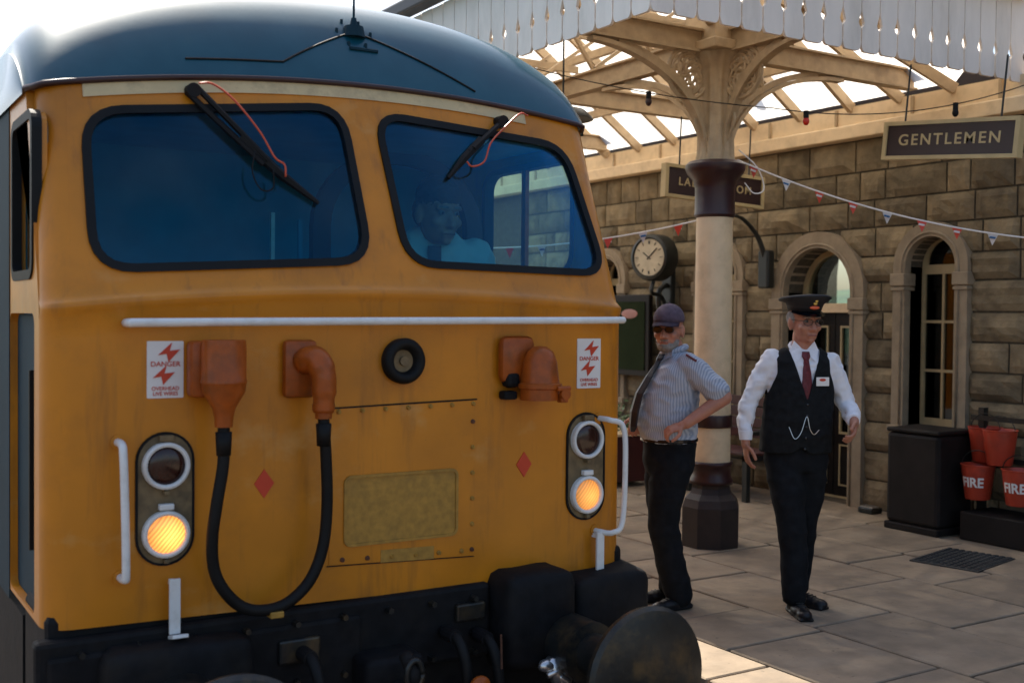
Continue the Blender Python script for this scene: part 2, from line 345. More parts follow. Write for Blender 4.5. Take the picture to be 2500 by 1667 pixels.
# platform: base slab, coping stones, flagstones one by one
PX0, PX1 = 3.64, 8.30
bm = nb(); b2(bm, PX0+.06, PX1, -8, 30, -1.06, -.045)
plat = tag(build('platform', bm, 'dirtjoint'), kind='structure')
bm = nb(); b2(bm, PX0+.02, PX1, -8, 1.2, -.044, -.004); b2(bm, PX0+.02, PX1, 13.2, 30, -.044, -.004)
build('worn_paving', bm, 'flag', plat)
def slabstone(x0, x1, y0, y1, dz=0., name='flagstone', tilt=.0):
    bm = nb(); g = .010
    box(bm, (0, 0, -.03), (x1-x0-2*g, y1-y0-2*g, .06), None, .006, 1)
    rot = Matrix.Rotation(random.uniform(-tilt, tilt), 4, 'X') @ Matrix.Rotation(random.uniform(-tilt, tilt), 4, 'Y')
    bmesh.ops.transform(bm, matrix=Matrix.Translation(((x0+x1)/2, (y0+y1)/2, dz)) @ rot, verts=bm.verts)
    return build(name, bm, 'flag', plat)
y = 1.2
while y < 13.2:
    L_ = random.uniform(.75, 1.05); y1 = min(13.2, y+L_); slabstone(PX0, PX0+.42, y, y1, .0, 'coping_stone'); y = y1
x = PX0+.42
DR = (6.82, 7.42, 4.95, 5.45)
for wd in (.72, .66, .80, .62, .74, .68):
    x1 = min(x+wd, PX1-.005); y = 1.2-random.random()*.3; y = 1.2
    while y < 13.2:
        y1 = min(13.2, y+random.uniform(.55, 1.25))
        if 13.2-y1 < .35: y1 = 13.2
        slabstone(x, x1, y, y1, random.uniform(-.004, .003), tilt=.003); y = y1
    x = x1
# drain cover
dc = thing('drain_cover', (7.05, 5.1, 0), 'square cast iron drain cover with raised studs set in the flagstones', 'drain cover', rotz=R(12))
bm = nb(); box(bm, (0, 0, .004), (.62, .50, .012), None, .002, 1); build('cover_plate', bm, 'steel', dc, local=True)
bm = nb()
for i in range(13):
    for j in range(10): box(bm, (-.28+i*.0467, -.22+j*.049, .014), (.030, .022, .008), Matrix.Rotation(R(45 if (i+j) % 2 else -45), 3, 'Z'))
tag(build('stud', bm, 'steel', dc, local=True), kind='stuff')
# tracks under the locomotive and beside it
for cx in (2.085, -1.3):
    t = tag(bpy.data.objects.new("railway_track", None), kind="structure"); col.objects.link(t)
    for s in (-1, 1):
        bm = nb(); b2(bm, cx+s*.7525-.035, cx+s*.7525+.035, -12, 30, -.955, -.915); b2(bm, cx+s*.7525-.008, cx+s*.7525+.008, -12, 30, -1.04, -.955); b2(bm, cx+s*.7525-.06, cx+s*.7525+.06, -12, 30, -1.048, -1.03)
        build('rail', bm, 'rust', t)
    for k in range(50):
        bm = nb(); b2(bm, cx-1.25, cx+1.25, -12+k*.7, -11.74+k*.7, -1.09, -1.049); build('sleeper', bm, 'rust', t)


# ================================================================== STATION BUILDING
WX = 8.20
bld = thing('station_building', (WX, 8, 0), 'rock faced gritstone station building with arched doorway and round headed windows', 'station building')
def arch(yc, hw, z0, zs, n=14):
    return [(yc-hw, z0), (yc+hw, z0)]+[(yc+hw*math.cos(math.pi*k/n), zs+hw*math.sin(math.pi*k/n)) for k in range(n+1)]
DOOR = (7.57, .42, 0.0, 1.98, .155); W1 = (6.288, .253, .80, 2.19, .125); W2 = (8.935, .253, .78, 2.17, .125); W3 = (4.2, .253, .80, 2.19, .125)
W4 = (10.9, .253, .78, 2.17, .125)
wl = lambda u, v, d: Vector((WX+d, u, v))
bm = nb(); slab(bm, [(-3, -.02), (16, -.02), (16, 3.7), (-3, 3.7)], [arch(o[0], o[1], o[2]+(.001 if o is DOOR else 0), o[3]) for o in (DOOR, W1, W2, W3, W4)], wl, .045, .40)
build('wall_core', bm, 'mortar', bld)
# back wall with openings, floor, ceiling (a room you look through)
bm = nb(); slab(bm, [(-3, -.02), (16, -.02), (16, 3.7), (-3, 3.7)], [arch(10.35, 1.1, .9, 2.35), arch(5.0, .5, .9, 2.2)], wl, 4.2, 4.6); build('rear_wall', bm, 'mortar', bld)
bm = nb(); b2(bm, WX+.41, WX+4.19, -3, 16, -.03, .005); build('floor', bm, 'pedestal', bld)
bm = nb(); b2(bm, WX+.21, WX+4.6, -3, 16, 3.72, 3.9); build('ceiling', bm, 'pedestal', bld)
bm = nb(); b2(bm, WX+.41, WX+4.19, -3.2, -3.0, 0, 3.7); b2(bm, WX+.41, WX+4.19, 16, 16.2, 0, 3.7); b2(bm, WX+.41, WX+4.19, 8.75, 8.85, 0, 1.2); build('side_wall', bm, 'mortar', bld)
# surrounds
def surround(o, nm):
    yc, hw, z0, zs, sw = o; z00 = z0 if o is DOOR else z0-.17
    bm = nb(); n = 18
    prof = [(yc+hw, z00), (yc+hw+sw, z00)]+[(yc+(hw+sw)*math.cos(math.pi*k/n), zs+(hw+sw)*math.sin(math.pi*k/n)) for k in range(n+1)]+[(yc-hw-sw, z00), (yc-hw, z00)]+[(yc+hw*math.cos(math.pi*k/n), zs+hw*math.sin(math.pi*k/n)) for k in range(n, -1, -1)]
    slab(bm, prof, [], wl, -.035, .32)
    s = build(nm, bm, 'dressed', bld)
    # inner roll moulding ring
    bm = nb()
    p2 = [(yc+hw+.035, z0 if o is DOOR else z0)]+[(yc+(hw+.035)*math.cos(math.pi*k/n), zs+(hw+.035)*math.sin(math.pi*k/n)) for k in range(n+1)]+[(yc-hw-.035, z0)]
    tube(bm, [Vector((WX-.037, a, b)) for a, b in p2], .012, 6); build('arch_moulding', bm, 'dressed', s, smooth=True)
    for sgn in (-1, 1):
        bm = nb(); zi = zs-.11; ys = sorted((yc+sgn*(hw-.012), yc+sgn*(hw+sw+.018)))
        b2(bm, WX-.06, WX+.1, ys[0], ys[1], zi-.06, zi+.05, .008); b2(bm, WX-.052, WX+.1, ys[0]+.006, ys[1]-.006, zi-.1, zi-.07, .005); build('impost', bm, 'dressed', s)
    if o is not DOOR:
        bm = nb(); b2(bm, WX-.07, WX+.3, yc-hw-sw-.02, yc+hw+sw+.02, z0-.07, z0-.004, .008); build('sill', bm, 'dressed', s)
for o in (W1, W2, W3, W4): surround(o, 'window_surround')
surround(DOOR, 'door_surround')
def sash(o):
    yc, hw, z0, zs, sw = o; xf = .20
    bm = nb(); out = arch(yc, hw, z0, zs, 14); f = .035; zt = zs-.02
    holes = []
    zr = [z0+.05, z0+.05+(zt-z0-.08)/3, z0+.05+2*(zt-z0-.08)/3, zt-.03]
    for k in range(3):
        for a, b in ((yc-hw+f, yc+.03-.012), (yc+.03+.012, yc+hw-f)):
            holes.append([(a, zr[k]+.012), (b, zr[k]+.012), (b, zr[k+1]-.012), (a, zr[k+1]-.012)])
    hi = hw-.055; holes.append([(yc-hi, zt+.04)]+[(yc+hi, zt+.04)]+[(yc+hi*math.cos(math.pi*k/12), zt+.05+hi*1.05*math.sin(math.pi*k/12)) for k in range(1, 12)])
    slab(bm, out, holes, wl, xf, xf+.045)
    wdo = build('window', bm, 'frame', bld)
    for h in holes:
        ys = [p[0] for p in h]; bmp = nb(); slab(bmp, h, [], wl, xf+.02, xf+.026); build('pane', bmp, 'pane', wdo)
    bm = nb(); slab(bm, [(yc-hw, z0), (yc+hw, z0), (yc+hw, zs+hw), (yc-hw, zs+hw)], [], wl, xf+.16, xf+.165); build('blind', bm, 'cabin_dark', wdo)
for o in (W1, W2, W3, W4): sash(o)
# door: frame, transom, fanlight, two leaves
yc, hw, _, zs, _ = DOOR
fr = nb(); slab(fr, arch(yc, hw, 0.0, zs, 16), [[(yc-hw+.05, .02), (yc+hw-.05, .02), (yc+hw-.05, 1.79), (yc-hw+.05, 1.79)], [(yc-hw+.05, 1.87), (yc+hw-.05, 1.87)]+[(yc+(hw-.05)*math.cos(math.pi*k/14), 1.98+(hw-.05)*math.sin(math.pi*k/14)) for k in range(0, 15)]], wl, .24, .32)
dfr = build('door_frame', fr, 'frame', bld)
bm = nb(); b2(bm, WX+.2, WX+.24, yc-hw+.01, yc+hw-.01, 1.785, 1.875, .006); build('transom', bm, 'cream', dfr)
bm = nb(); slab(bm, [(yc-hw+.05, 1.875), (yc+hw-.05, 1.875)]+[(yc+(hw-.05)*math.cos(math.pi*k/14), 1.98+(hw-.05)*math.sin(math.pi*k/14)) for k in range(0, 15)], [], wl, .27, .275); build('fanlight', bm, 'clear', dfr)
for s in (-1, 1):
    a, b = sorted((yc+s*.004, yc+s*(hw-.055)))
    bm = nb(); slab(bm, [(a, .02), (b, .02), (b, 1.785), (a, 1.785)], [[(a+.07, .62), (b-.07, .62), (b-.07, 1.66), (a+.07, 1.66)]], wl, .25, .30)
    lf = build('door', bm, 'darkdoor', bld)
    bm = nb(); slab(bm, [(a+.07, .62), (b-.07, .62), (b-.07, 1.66), (a+.07, 1.66)], [[(a+.09, .64), (b-.09, .64), (b-.09, 1.64), (a+.09, 1.64)]], wl, .235, .26); build('glazing_bead', bm, 'frame', lf)
    bm = nb(); slab(bm, [(a+.07, .62), (b-.07, .62), (b-.07, 1.66), (a+.07, 1.66)], [], wl, .272, .277); build('pane', bm, 'pane', lf)
    bm = nb(); slab(bm, [(a+.07, .12), (b-.07, .12), (b-.07, .52), (a+.07, .52)], [[(a+.085, .135), (b-.085, .135), (b-.085, .505), (a+.085, .505)]], wl, .24, .26); build('panel', bm, 'frame', lf)
bm = nb(); ell(bm, (WX+.22, yc-.05, .95), .022); build('handle', bm, 'gold', lf, smooth=True)
# rock faced stones, one object each
def stone(y0, y1, z0, z1):
    bm = nb(); g = .009; y0 += g; y1 -= g; z0 += g; z1 -= g
    nx = 6; nz = 4; sd_ = random.random()*99; bul = random.uniform(.03, .065); V = []
    for i in range(nx+1):
        row = []
        for j in range(nz+1):
            u, v = i/nx, j/nz; e = min(u, 1-u, v*.7, (1-v)*.7)*4; e = min(1, e)
            d = bul*(e**.6)*(.75+.6*noise.noise(Vector((u*2.3+sd_, v*1.9, sd_)))) + (.012*noise.noise(Vector((u*6, v*5, sd_))) if e > 0 else 0)
            row.append(bm.verts.new((WX+.03-d, lerp(y0, y1, u), lerp(z0, z1, v))))
        V.append(row)
    for i in range(nx):
        for j in range(nz): bm.faces.new((V[i][j], V[i+1][j], V[i+1][j+1], V[i][j+1]))
    border = [V[i][0] for i in range(nx+1)]+[V[nx][j] for j in range(1, nz+1)]+[V[i][nz] for i in range(nx-1, -1, -1)]+[V[0][j] for j in range(nz-1, 0, -1)]
    bk = [bm.verts.new((WX+.08, v.co.y, v.co.z)) for v in border]; n = len(border)
    for i in range(n): bm.faces.new((border[i], border[(i+1) % n], bk[(i+1) % n], bk[i]))
    build('stone', bm, 'stone', bld, smooth=False)
zc = 0.; courses = []
while zc < 3.3:
    h = random.choice((.235, .25, .265)); z1 = min(3.37, zc+h)
    if 3.37-z1 < .12: z1 = 3.37
    courses.append((zc, z1)); zc = z1
for z0, z1 in courses:
    zm = (z0+z1)/2; blocks = []
    for o in (DOOR, W1, W2, W3, W4):
        yc, hw, zo, zs, sw = o; lo = zo-.17 if o is not DOOR else -1; rr = hw+sw*.55
        if zm < lo-.02 or z0 > zs+hw+sw*.6: continue
        half = rr if zm <= zs else (math.sqrt(max(0, rr*rr-(zm-zs)**2)))
        if half > .04: blocks.append((yc-half, yc+half))
    blocks.sort(); cur = 2.6; spans = []
    for a, b in blocks: spans.append((cur, a)); cur = b
    spans.append((cur, 12.8))
    for a, b in spans:
        y = a
        while b-y > .01:
            l = random.choice((.22, .3, .36, .45, .55, .66))*random.uniform(.9, 1.1)
            if b-(y+l) < .2: l = b-y
            if l > .75: l = l/2
            stone(y, y+l, z0, z1); y += l
# wall plate / fascia beams above the stone
bm = nb(); b2(bm, WX-.10, WX+.2, -3, 16, 3.375, 3.50, .01); build('wall_plate', bm, 'cream', bld)
bm = nb(); b2(bm, WX-.06, WX+.2, -3, 16, 3.505, 3.67); build('fascia', bm, 'cream', bld)
for k in range(16):
    bm = nb(); b2(bm, WX-.075, WX-.061, 2.2+k*.85, 2.23+k*.85, 3.51, 3.66); build('fascia_batten', bm, 'cream_iron', bld)

# ================================================================== CANOPY
VX, VY, VZ0, VZ1 = 4.40, 5.45, 3.61, 4.26
can = thing('station_canopy', (6.3, 9, 3.6), 'glazed platform canopy with pale pierced timber valance boards and cream ironwork', 'canopy')
def board_mesh(wd):
    g = .004; rb = .052; hs = .026
    def side(s):
        x = s*(wd/2-g)
        pts = []
        for k in range(6): a = R(k*90/5); pts.append((s*(wd/2-g-rb*.62*(1-math.sin(a))), rb*(1-math.cos(a))*1.2))
        pts += [(x-s*.003, .075), (x-s*.002, .165), (x-s*(hs*.75), .185), (x-s*hs, .20), (x-s*hs*.7, .225), (x-s*.002, .275), (x, .285), (x, VZ1-VZ0)]
        return pts
    r = side(1); l = side(-1); return r+l[::-1]
def valance(n, wd, fn, lip=None):
    for k in range(n):
        bm = nb(); th = .022
        slab(bm, board_mesh(wd), [], lambda u, v, d: Vector(fn(u, v, d)), 0, th)
        cxy = fn((k+.5)*wd, 0, 0)
        base = fn(0, 0, 0)
        bmesh.ops.translate(bm, vec=Vector(cxy)-Vector(base)+Vector((0, 0, random.uniform(-.004, .004))), verts=bm.verts)
        build('board', bm, 'valance', can)
valance(20, .19, lambda u, v, d: (VX+u, VY+d, VZ0+v))
valance(40, .19, lambda u, v, d: (VX+d, VY+u, VZ0+v))
bm = nb(); b2(bm, VX-.14, VX+.0, VY-.14, 13.2, VZ1+.003, VZ1+.12, .02); b2(bm, VX+.0, 8.2, VY-.14, VY, VZ1+.003, VZ1+.12, .02); build('gutter', bm, 'gutter', can)
bm = nb(); b2(bm, VX+.025, VX+.10, VY+.03, 13.1, VZ1-.22, VZ1-.02); b2(bm, VX+.1, 8.1, VY+.025, VY+.10, VZ1-.22, VZ1-.02); build('edge_beam', bm, 'cream_iron', can)
RX, RZ = 6.25, 5.0; RY0 = VY+1.7
def P_edge(y): return Vector((VX+.05, y, VZ1-.01))
def P_wall(y): return Vector((WX-.05, y, 3.705))
def P_ridge(y): return Vector((RX, y, RZ))
def bar(bm, a, b, wd, hh):
    a, b = Vector(a), Vector(b); d = b-a
    q = d.to_track_quat('X', 'Z').to_matrix(); box(bm, (a+b)/2, (d.length, wd, hh), q)
ys = [RY0+.62*k for k in range(13)]
for k, y in enumerate(ys):
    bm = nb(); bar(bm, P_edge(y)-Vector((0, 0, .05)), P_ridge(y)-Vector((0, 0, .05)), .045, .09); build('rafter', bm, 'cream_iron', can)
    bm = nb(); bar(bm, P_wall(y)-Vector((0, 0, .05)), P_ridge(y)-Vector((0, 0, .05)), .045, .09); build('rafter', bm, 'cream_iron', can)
    if k < len(ys)-1:
        y1 = ys[k+1]
        for A in (P_edge, P_wall):
            pane_piece([A(y), A(y1), P_ridge(y1), P_ridge(y)], can)
# hip end
ap = P_ridge(RY0); hip = []
for k in range(8): hip.append(Vector((lerp(VX+.05, WX-.05, k/7), VY+.05, lerp(VZ1-.01, VZ1-.01, k/7))))
sideL = [P_edge(lerp(VY+.05, RY0, t/3)) for t in range(4)]; sideR = [P_wall(lerp(VY+.05, RY0, t/3)) for t in range(4)]
sideR[0].z = VZ1-.01
ring = sideL[::-1]+hip[1:-1]+sideR
for a, b in zip(ring, ring[1:]):
    pane_piece([a, b, ap], can)
    bm = nb(); bar(bm, a-Vector((0, 0, .05)), ap-Vector((0, 0, .05)), .045, .09); build('rafter', bm, 'cream_iron', can)
bm = nb(); bar(bm, P_ridge(RY0-.05)-Vector((0, 0, .08)), P_ridge(13)-Vector((0, 0, .08)), .05, .16); build('ridge_beam', bm, 'cream_iron', can)
for t in (.33, .66):   # purlins
    bm = nb()
    for A in (P_edge, P_wall):
        bar(bm, A(RY0)*(1-t)+P_ridge(RY0)*t-Vector((0, 0, .14)), A(13)*(1-t)+P_ridge(13)*t-Vector((0, 0, .14)), .06, .08)
    build('purlin', bm, 'cream_iron', can)
CX, CY = 5.83, 6.42
# iron girders: across and along
def girder(a, b, h=.14):
    a, b = Vector(a), Vector(b); bm = nb(); bar(bm, a, b, .022, h); up = Vector((0, 0, h/2+.008)); bar(bm, a+up, b+up, .10, .016); bar(bm, a-up, b-up, .10, .016); return build('girder', bm, 'cream_iron', can)
GZ = 3.78
girder((VX+.04, CY, GZ), (CX-.13, CY, GZ)); girder((CX+.13, CY, GZ), (WX-.12, CY, GZ)); girder((CX, VY+.04, GZ), (CX, CY-.13, GZ)); girder((CX, CY+.13, GZ), (CX, 12.2, GZ))
for y in (8.6, 10.8):
    girder((VX+.04, y, GZ), (CX-.06, y, GZ)); girder((CX+.06, y, GZ), (WX-.12, y, GZ))
for y in (7.2, 8.0, 9.2, 10.0):   # light lattice struts up to the purlins
    bm = nb(); bar(bm, (CX, y, GZ+.1), (CX-.5, y, 4.55), .03, .03); bar(bm, (CX, y, GZ+.1), (CX+.9, y, 4.5), .03, .03); bar(bm, (CX-.9, y+.3, 4.25), (CX+.9, y+.3, 4.25), .035, .07); build('strut', bm, 'cream_iron', can)
# diagonal ties fanning from the column head to the hip corner
bm = nb(); bar(bm, (CX, CY, GZ+.12), (VX+.1, VY+.1, VZ1-.15), .05, .08); bar(bm, (CX, CY, GZ+.12), (WX-.15, VY+.1, VZ1-.15), .05, .08); bar(bm, (CX, CY, GZ+.12), (VX+.1, CY+1.7, VZ1-.15), .05, .08); bar(bm, (CX, CY, GZ+.12), (WX-.15, CY+2.0, VZ1-.15), .05, .08); build('diagonal_tie', bm, 'cream_iron', can)

# ------------------------------------------------------------------ column
colm = thing('platform_column', (CX, CY, 0), 'cream cast iron column with maroon collar and ornate scrolled brackets under the canopy', 'column')
def lathe(prof, n=32, sq=None):
    bm = nb(); rings = []
    for r, z in prof: rings.append([bm.verts.new((r*math.cos(2*math.pi*(k+.5)/n), r*math.sin(2*math.pi*(k+.5)/n), z)) for k in range(n)])
    for a, b in zip(rings, rings[1:]):
        for k in range(n): bm.faces.new((a[k], a[(k+1) % n], b[(k+1) % n], b[k]))
    bm.faces.new(rings[0][::-1]); bm.faces.new(rings[-1]); return bm
build('pedestal', lathe([(.225, 0), (.225, .30), (.205, .36), (.165, .40), (.15, .44), (.15, .47)], 8), 'pedestal', colm, local=True)
build('base_collar', lathe([(.165, .471), (.165, .50), (.148, .53), (.148, .60), (.16, .615), (.16, .64)], 32), 'maroon', colm, local=True, smooth=True)
build('shaft', lathe([(.142, .641), (.14, 1.4), (.137, 2.48)], 32), 'cream', colm, local=True, auto=True)
build('band', lathe([(.15, .90), (.153, .91), (.153, .985), (.15, .995)], 32), 'maroon', colm, local=True, smooth=True)
build('collar', lathe([(.142, 2.481), (.155, 2.50), (.15, 2.53), (.15, 2.70), (.165, 2.76), (.21, 2.81), (.225, 2.845), (.225, 2.875), (.2, 2.90)], 32), 'maroon', colm, local=True, auto=True)
# fluted flaring neck
bm = nb(); rings = []; n = 48
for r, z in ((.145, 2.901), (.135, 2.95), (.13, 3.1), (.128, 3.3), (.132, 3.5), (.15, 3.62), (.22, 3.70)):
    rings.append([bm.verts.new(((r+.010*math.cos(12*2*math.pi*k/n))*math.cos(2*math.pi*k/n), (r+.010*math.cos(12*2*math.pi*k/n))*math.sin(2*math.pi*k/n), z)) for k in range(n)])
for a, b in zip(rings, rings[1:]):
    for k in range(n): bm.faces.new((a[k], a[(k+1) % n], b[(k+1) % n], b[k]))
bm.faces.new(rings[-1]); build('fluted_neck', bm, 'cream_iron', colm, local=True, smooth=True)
bm = nb(); box(bm, (0, 0, 3.74), (.44, .44, .075), None, .01); box(bm, (0, 0, 3.93), (.34, .34, .30), None, .01); build('head_block', bm, 'cream_iron', colm, local=True)
def ribbon(pts, wd, th, perp):
    """flat curved rib: pts in plane, wd across (perp), th thickness"""
    bm = nb(); P = [Vector(p) for p in pts]; rings = []
    for i, p in enumerate(P):
        d = (P[min(i+1, len(P)-1)]-P[max(i-1, 0)]).normalized(); nrm = d.cross(perp).normalized()
        rings.append([bm.verts.new(p+perp*wd/2*a+nrm*th/2*b) for a, b in ((1, 1), (-1, 1), (-1, -1), (1, -1))])
    for a, b in zip(rings, rings[1:]):
        for k in range(4): bm.faces.new((a[k], a[(k+1) % 4], b[(k+1) % 4], b[k]))
    bm.faces.new(rings[0][::-1]); bm.faces.new(rings[-1]); return bm
for q, (dx, dy, reach) in enumerate(((-1, 0, 1.18), (1, 0, 1.35), (0, -1, .86), (0, 1, 1.4))):
    d = Vector((dx, dy, 0)); pp = Vector((-dy, dx, 0)); z = Vector((0, 0, 1))
    pts = [d*(.11+(reach-.11)*(1-math.cos(t*math.pi/2)))+z*(2.93+.74*math.sin(t*math.pi/2)) for t in [k/16 for k in range(17)]]
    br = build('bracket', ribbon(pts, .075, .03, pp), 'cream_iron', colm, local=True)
    build('bracket_edge', ribbon([p+z*.0+(d*-.035+z*.03) for p in pts[:-2]], .03, .045, pp), 'cream_iron', br, local=True)
    # pierced roundel in the spandrel: rings, scrolls and small bosses
    c = d*.285+z*3.53; bm = nb()
    for rr, tk in ((.185, .018), (.150, .009), (.075, .010)):
        tube(bm, [c+d*rr*math.cos(a)+z*rr*math.sin(a) for a in [2*math.pi*k/28 for k in range(29)]], tk, 6)
    for k in range(8):
        a0 = 2*math.pi*k/8
        sc_ = [c+d*(.075+.075*t)*math.cos(a0+t*1.2)+z*(.075+.075*t)*math.sin(a0+t*1.2) for t in [j/8 for j in range(9)]]; tube(bm, sc_, .012, 5)
        cc = c+d*.112*math.cos(a0+.35)+z*.112*math.sin(a0+.35); tube(bm, [cc+d*.022*math.cos(b)+z*.022*math.sin(b) for b in [2*math.pi*j/10 for j in range(11)]], .009, 5)
        cc = c+d*.167*math.cos(a0)+z*.167*math.sin(a0); ell(bm, cc, .016, n=8)
    for k in range(4):
        a0 = 2*math.pi*k/4+.4; tube(bm, [c+d*.075*t*math.cos(a0+t)+z*.075*t*math.sin(a0+t) for t in [j/6 for j in range(7)]], .014, 5)
    bmesh.ops.recalc_face_normals(bm, faces=bm.faces)
    build('roundel', bm, 'cream_iron', br, local=True)
    # little foliate tail under the roundel
    bm = nb(); tube(bm, spline([d*.13+z*3.05, d*.2+z*3.2, d*.16+z*3.33, d*.23+z*3.31], 5), .014, 6); build('scroll', bm, 'cream_iron', br, local=True)

# ================================================================== LOCOMOTIVE
LX0, LX1, LC = .738, 3.432, 2.085
loco = thing('diesel_locomotive', (LC, 4.4, -.915), 'diesel locomotive with yellow warning front, blue domed roof and twin windscreens', 'locomotive')
FY = 4.40
def uu(x): return (x-LC)/(LX1-LC)
def zbot(x): return lerp(.545, .485, (x-LX0)/(LX1-LX0))
def zwaist(x): return lerp(1.745, 1.768, (x-LX0)/(LX1-LX0))+.07*(1-uu(x)**2)
def ztop(x): return lerp(2.60, 2.69, (x-LX0)/(LX1-LX0))+.115*(1-uu(x)**2)
def fY(z, x):   # front surface distance at height z
    zw = zwaist(x)
    if z <= zw-.05: return FY
    if z <= zw: return FY-.018*math.sin((z-(zw-.05))/.05*math.pi/2)
    return FY-.018+.03*min(1, (z-zw)/.03)+.335*(z-zw)
cr = .10; nc = 7
left = [(LX0+cr*(1-math.cos(R(90*k/6))), cr*(1-math.sin(R(90*k/6)))) for k in range(7)]      # from side to front
right = [(LX1-(x-LX0), dy) for x, dy in left][::-1]
mid = [(lerp(LX0+cr, LX1-cr, k/24), 0.) for k in range(1, 24)]
plan = left+mid+right
rowsz = [('b', t) for t in (0, .02, .25, .5, .75, .93)]+[('w', t) for t in (-.05, -.03, -.012, 0, .012, .03)]+[('u', t) for t in (.08, .2, .4, .6, .8, 1.)]
def zrow(rw, x):
    k, t = rw
    if k == 'b': return lerp(zbot(x), zwaist(x)-.05, t)
    if k == 'w': return zwaist(x)+t
    return lerp(zwaist(x), ztop(x), t)
bm = nb(); grid = []
for rw in rowsz:
    r_ = []
    for (x, dy) in plan:
        z = zrow(rw, x); inset = max(0, z-zwaist(x))*.035*(1 if x > LC else -1)*(abs(uu(x)) > .9)
        r_.append(bm.verts.new((x-inset, fY(z, x)+dy, z)))
    grid.append(r_)
iU = next(i for i, rw in enumerate(rowsz) if rw == ('u', .08))
nl = len(left)
for i in range(len(grid)-1):
    for j in range(len(plan)-1):
        if i >= iU and nl-1 <= j < len(plan)-nl: continue
        bm.faces.new((grid[i][j], grid[i][j+1], grid[i+1][j+1], grid[i+1][j]))
# upper front sheet with the two windscreen openings (2D outline X,Z)
jl, jr = nl-1, len(plan)-nl
lowb = [(grid[iU][j].co.x, grid[iU][j].co.z) for j in range(jl, jr+1)]
topb = [(grid[-1][j].co.x, grid[-1][j].co.z) for j in range(jl, jr+1)]
sl = [(grid[i][jl].co.x, grid[i][jl].co.z) for i in range(iU+1, len(grid)-1)]
sr = [(grid[i][jr].co.x, grid[i][jr].co.z) for i in range(iU+1, len(grid)-1)]
outer = lowb+sr+topb[::-1]+sl[::-1]
SL = rquad([(.925, 2.525), (2.035, 2.66), (2.075, 1.955), (.92, 1.885)], .16)
SR = rquad([(2.19, 2.645), (3.235, 2.585), (3.345, 1.935), (2.245, 1.95)], .15)
def slant(u, v, d): return Vector((u, fY(v, u)+d, v))
body = build('body', bm, 'yellow', loco, smooth=True)
body.data.set_sharp_from_angle(angle=R(60))
bm = nb(); slab(bm, outer, [SL, SR], slant, 0, .05); ws = build('windscreen_panel', bm, 'yellow', loco)
for lp in (SL, SR):
    g1 = grow(lp, .012); g0 = grow(lp, -.022)
    bm = nb(); slab(bm, g1, [g0], slant, -.012, .03); wsn = build('windscreen_gasket', bm, 'rubber', loco)
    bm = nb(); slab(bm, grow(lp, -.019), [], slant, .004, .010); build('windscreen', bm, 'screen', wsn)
# pale band and gutter lip above the screens
def strip(f0, f1, y_off, th, x0, x1, n=40):
    bm = nb(); F = []
    for k in range(n+1):
        x = lerp(x0, x1, k/n); a, b = f0(x), f1(x)
        F.append([bm.verts.new((x, fY(a, x)-y_off, a)), bm.verts.new((x, fY(b, x)-y_off, b)), bm.verts.new((x, fY(b, x)-y_off+th, b)), bm.verts.new((x, fY(a, x)-y_off+th, a))])
    for a, b in zip(F, F[1:]):
        for k in range(4): bm.faces.new((a[k], a[(k+1) % 4], b[(k+1) % 4], b[k]))
    bm.faces.new(F[0][::-1]); bm.faces.new(F[-1]); return bm
build('cream_band', strip(lambda x: ztop(x)-.062, lambda x: ztop(x)-.004, .006, .004, .93, 3.02), 'cream_band', loco)
# roof dome
def roofz(x, y):
    u = min(1, abs(uu(x))); H = .22+.27*(1-u**3.2)**.5
    t = min(1, max(0, (y-(fY(ztop(min(max(x, LX0), LX1)), min(max(x, LX0), LX1))-.012))/.64)); h = 1-(1-t)**3.0
    return ztop(x)+.005+H*h
ROOF0 = fY(2.72, LC)
bm = nb(); gr = []; yl = [ROOF0-.012+(.92)*(k/18)**1.6 for k in range(19)]+[5.9, 6.5, 8, 11]
xl = [LC+(LX1+.015-LC)*math.sin(R(-90+180*k/48)) for k in range(49)]
def cdy(x):
    q = min(x-LX0, LX1-x); q = max(0, q)
    return 0 if q >= cr else cr-math.sqrt(max(0, cr*cr-(cr-q)**2))
def rfront(x):
    xc = min(max(x, LX0), LX1); return fY(ztop(xc), xc)-.012
for y in yl:
    row = []
    for k, x in enumerate([xl[0]]+xl+[xl[-1]]):
        xc = min(max(x, LX0), LX1); y0_ = rfront(x)+(y-yl[0]); yy = y0_+cdy(x)
        skirt = k in (0, len(xl)+1)
        row.append(bm.verts.new((x, yy, ztop(xc)-.02 if skirt else roofz(xc, y0_))))
    gr.append(row)
for a, b in zip(gr, gr[1:]):
    for k in range(len(xl)+1): bm.faces.new((a[k], a[k+1], b[k+1], b[k]))
roof = build('roof', bm, 'roof_blue', loco, smooth=True)
bm = nb(); tube(bm, [Vector((x, (fY(ztop(x), x)-.01)+cdy(x), ztop(x)+.004)) for x in [lerp(LX0-.004, LX1+.004, k/50) for k in range(51)]]+[], .013, 8); build('rain_gutter', bm, 'maroon', roof, smooth=True)
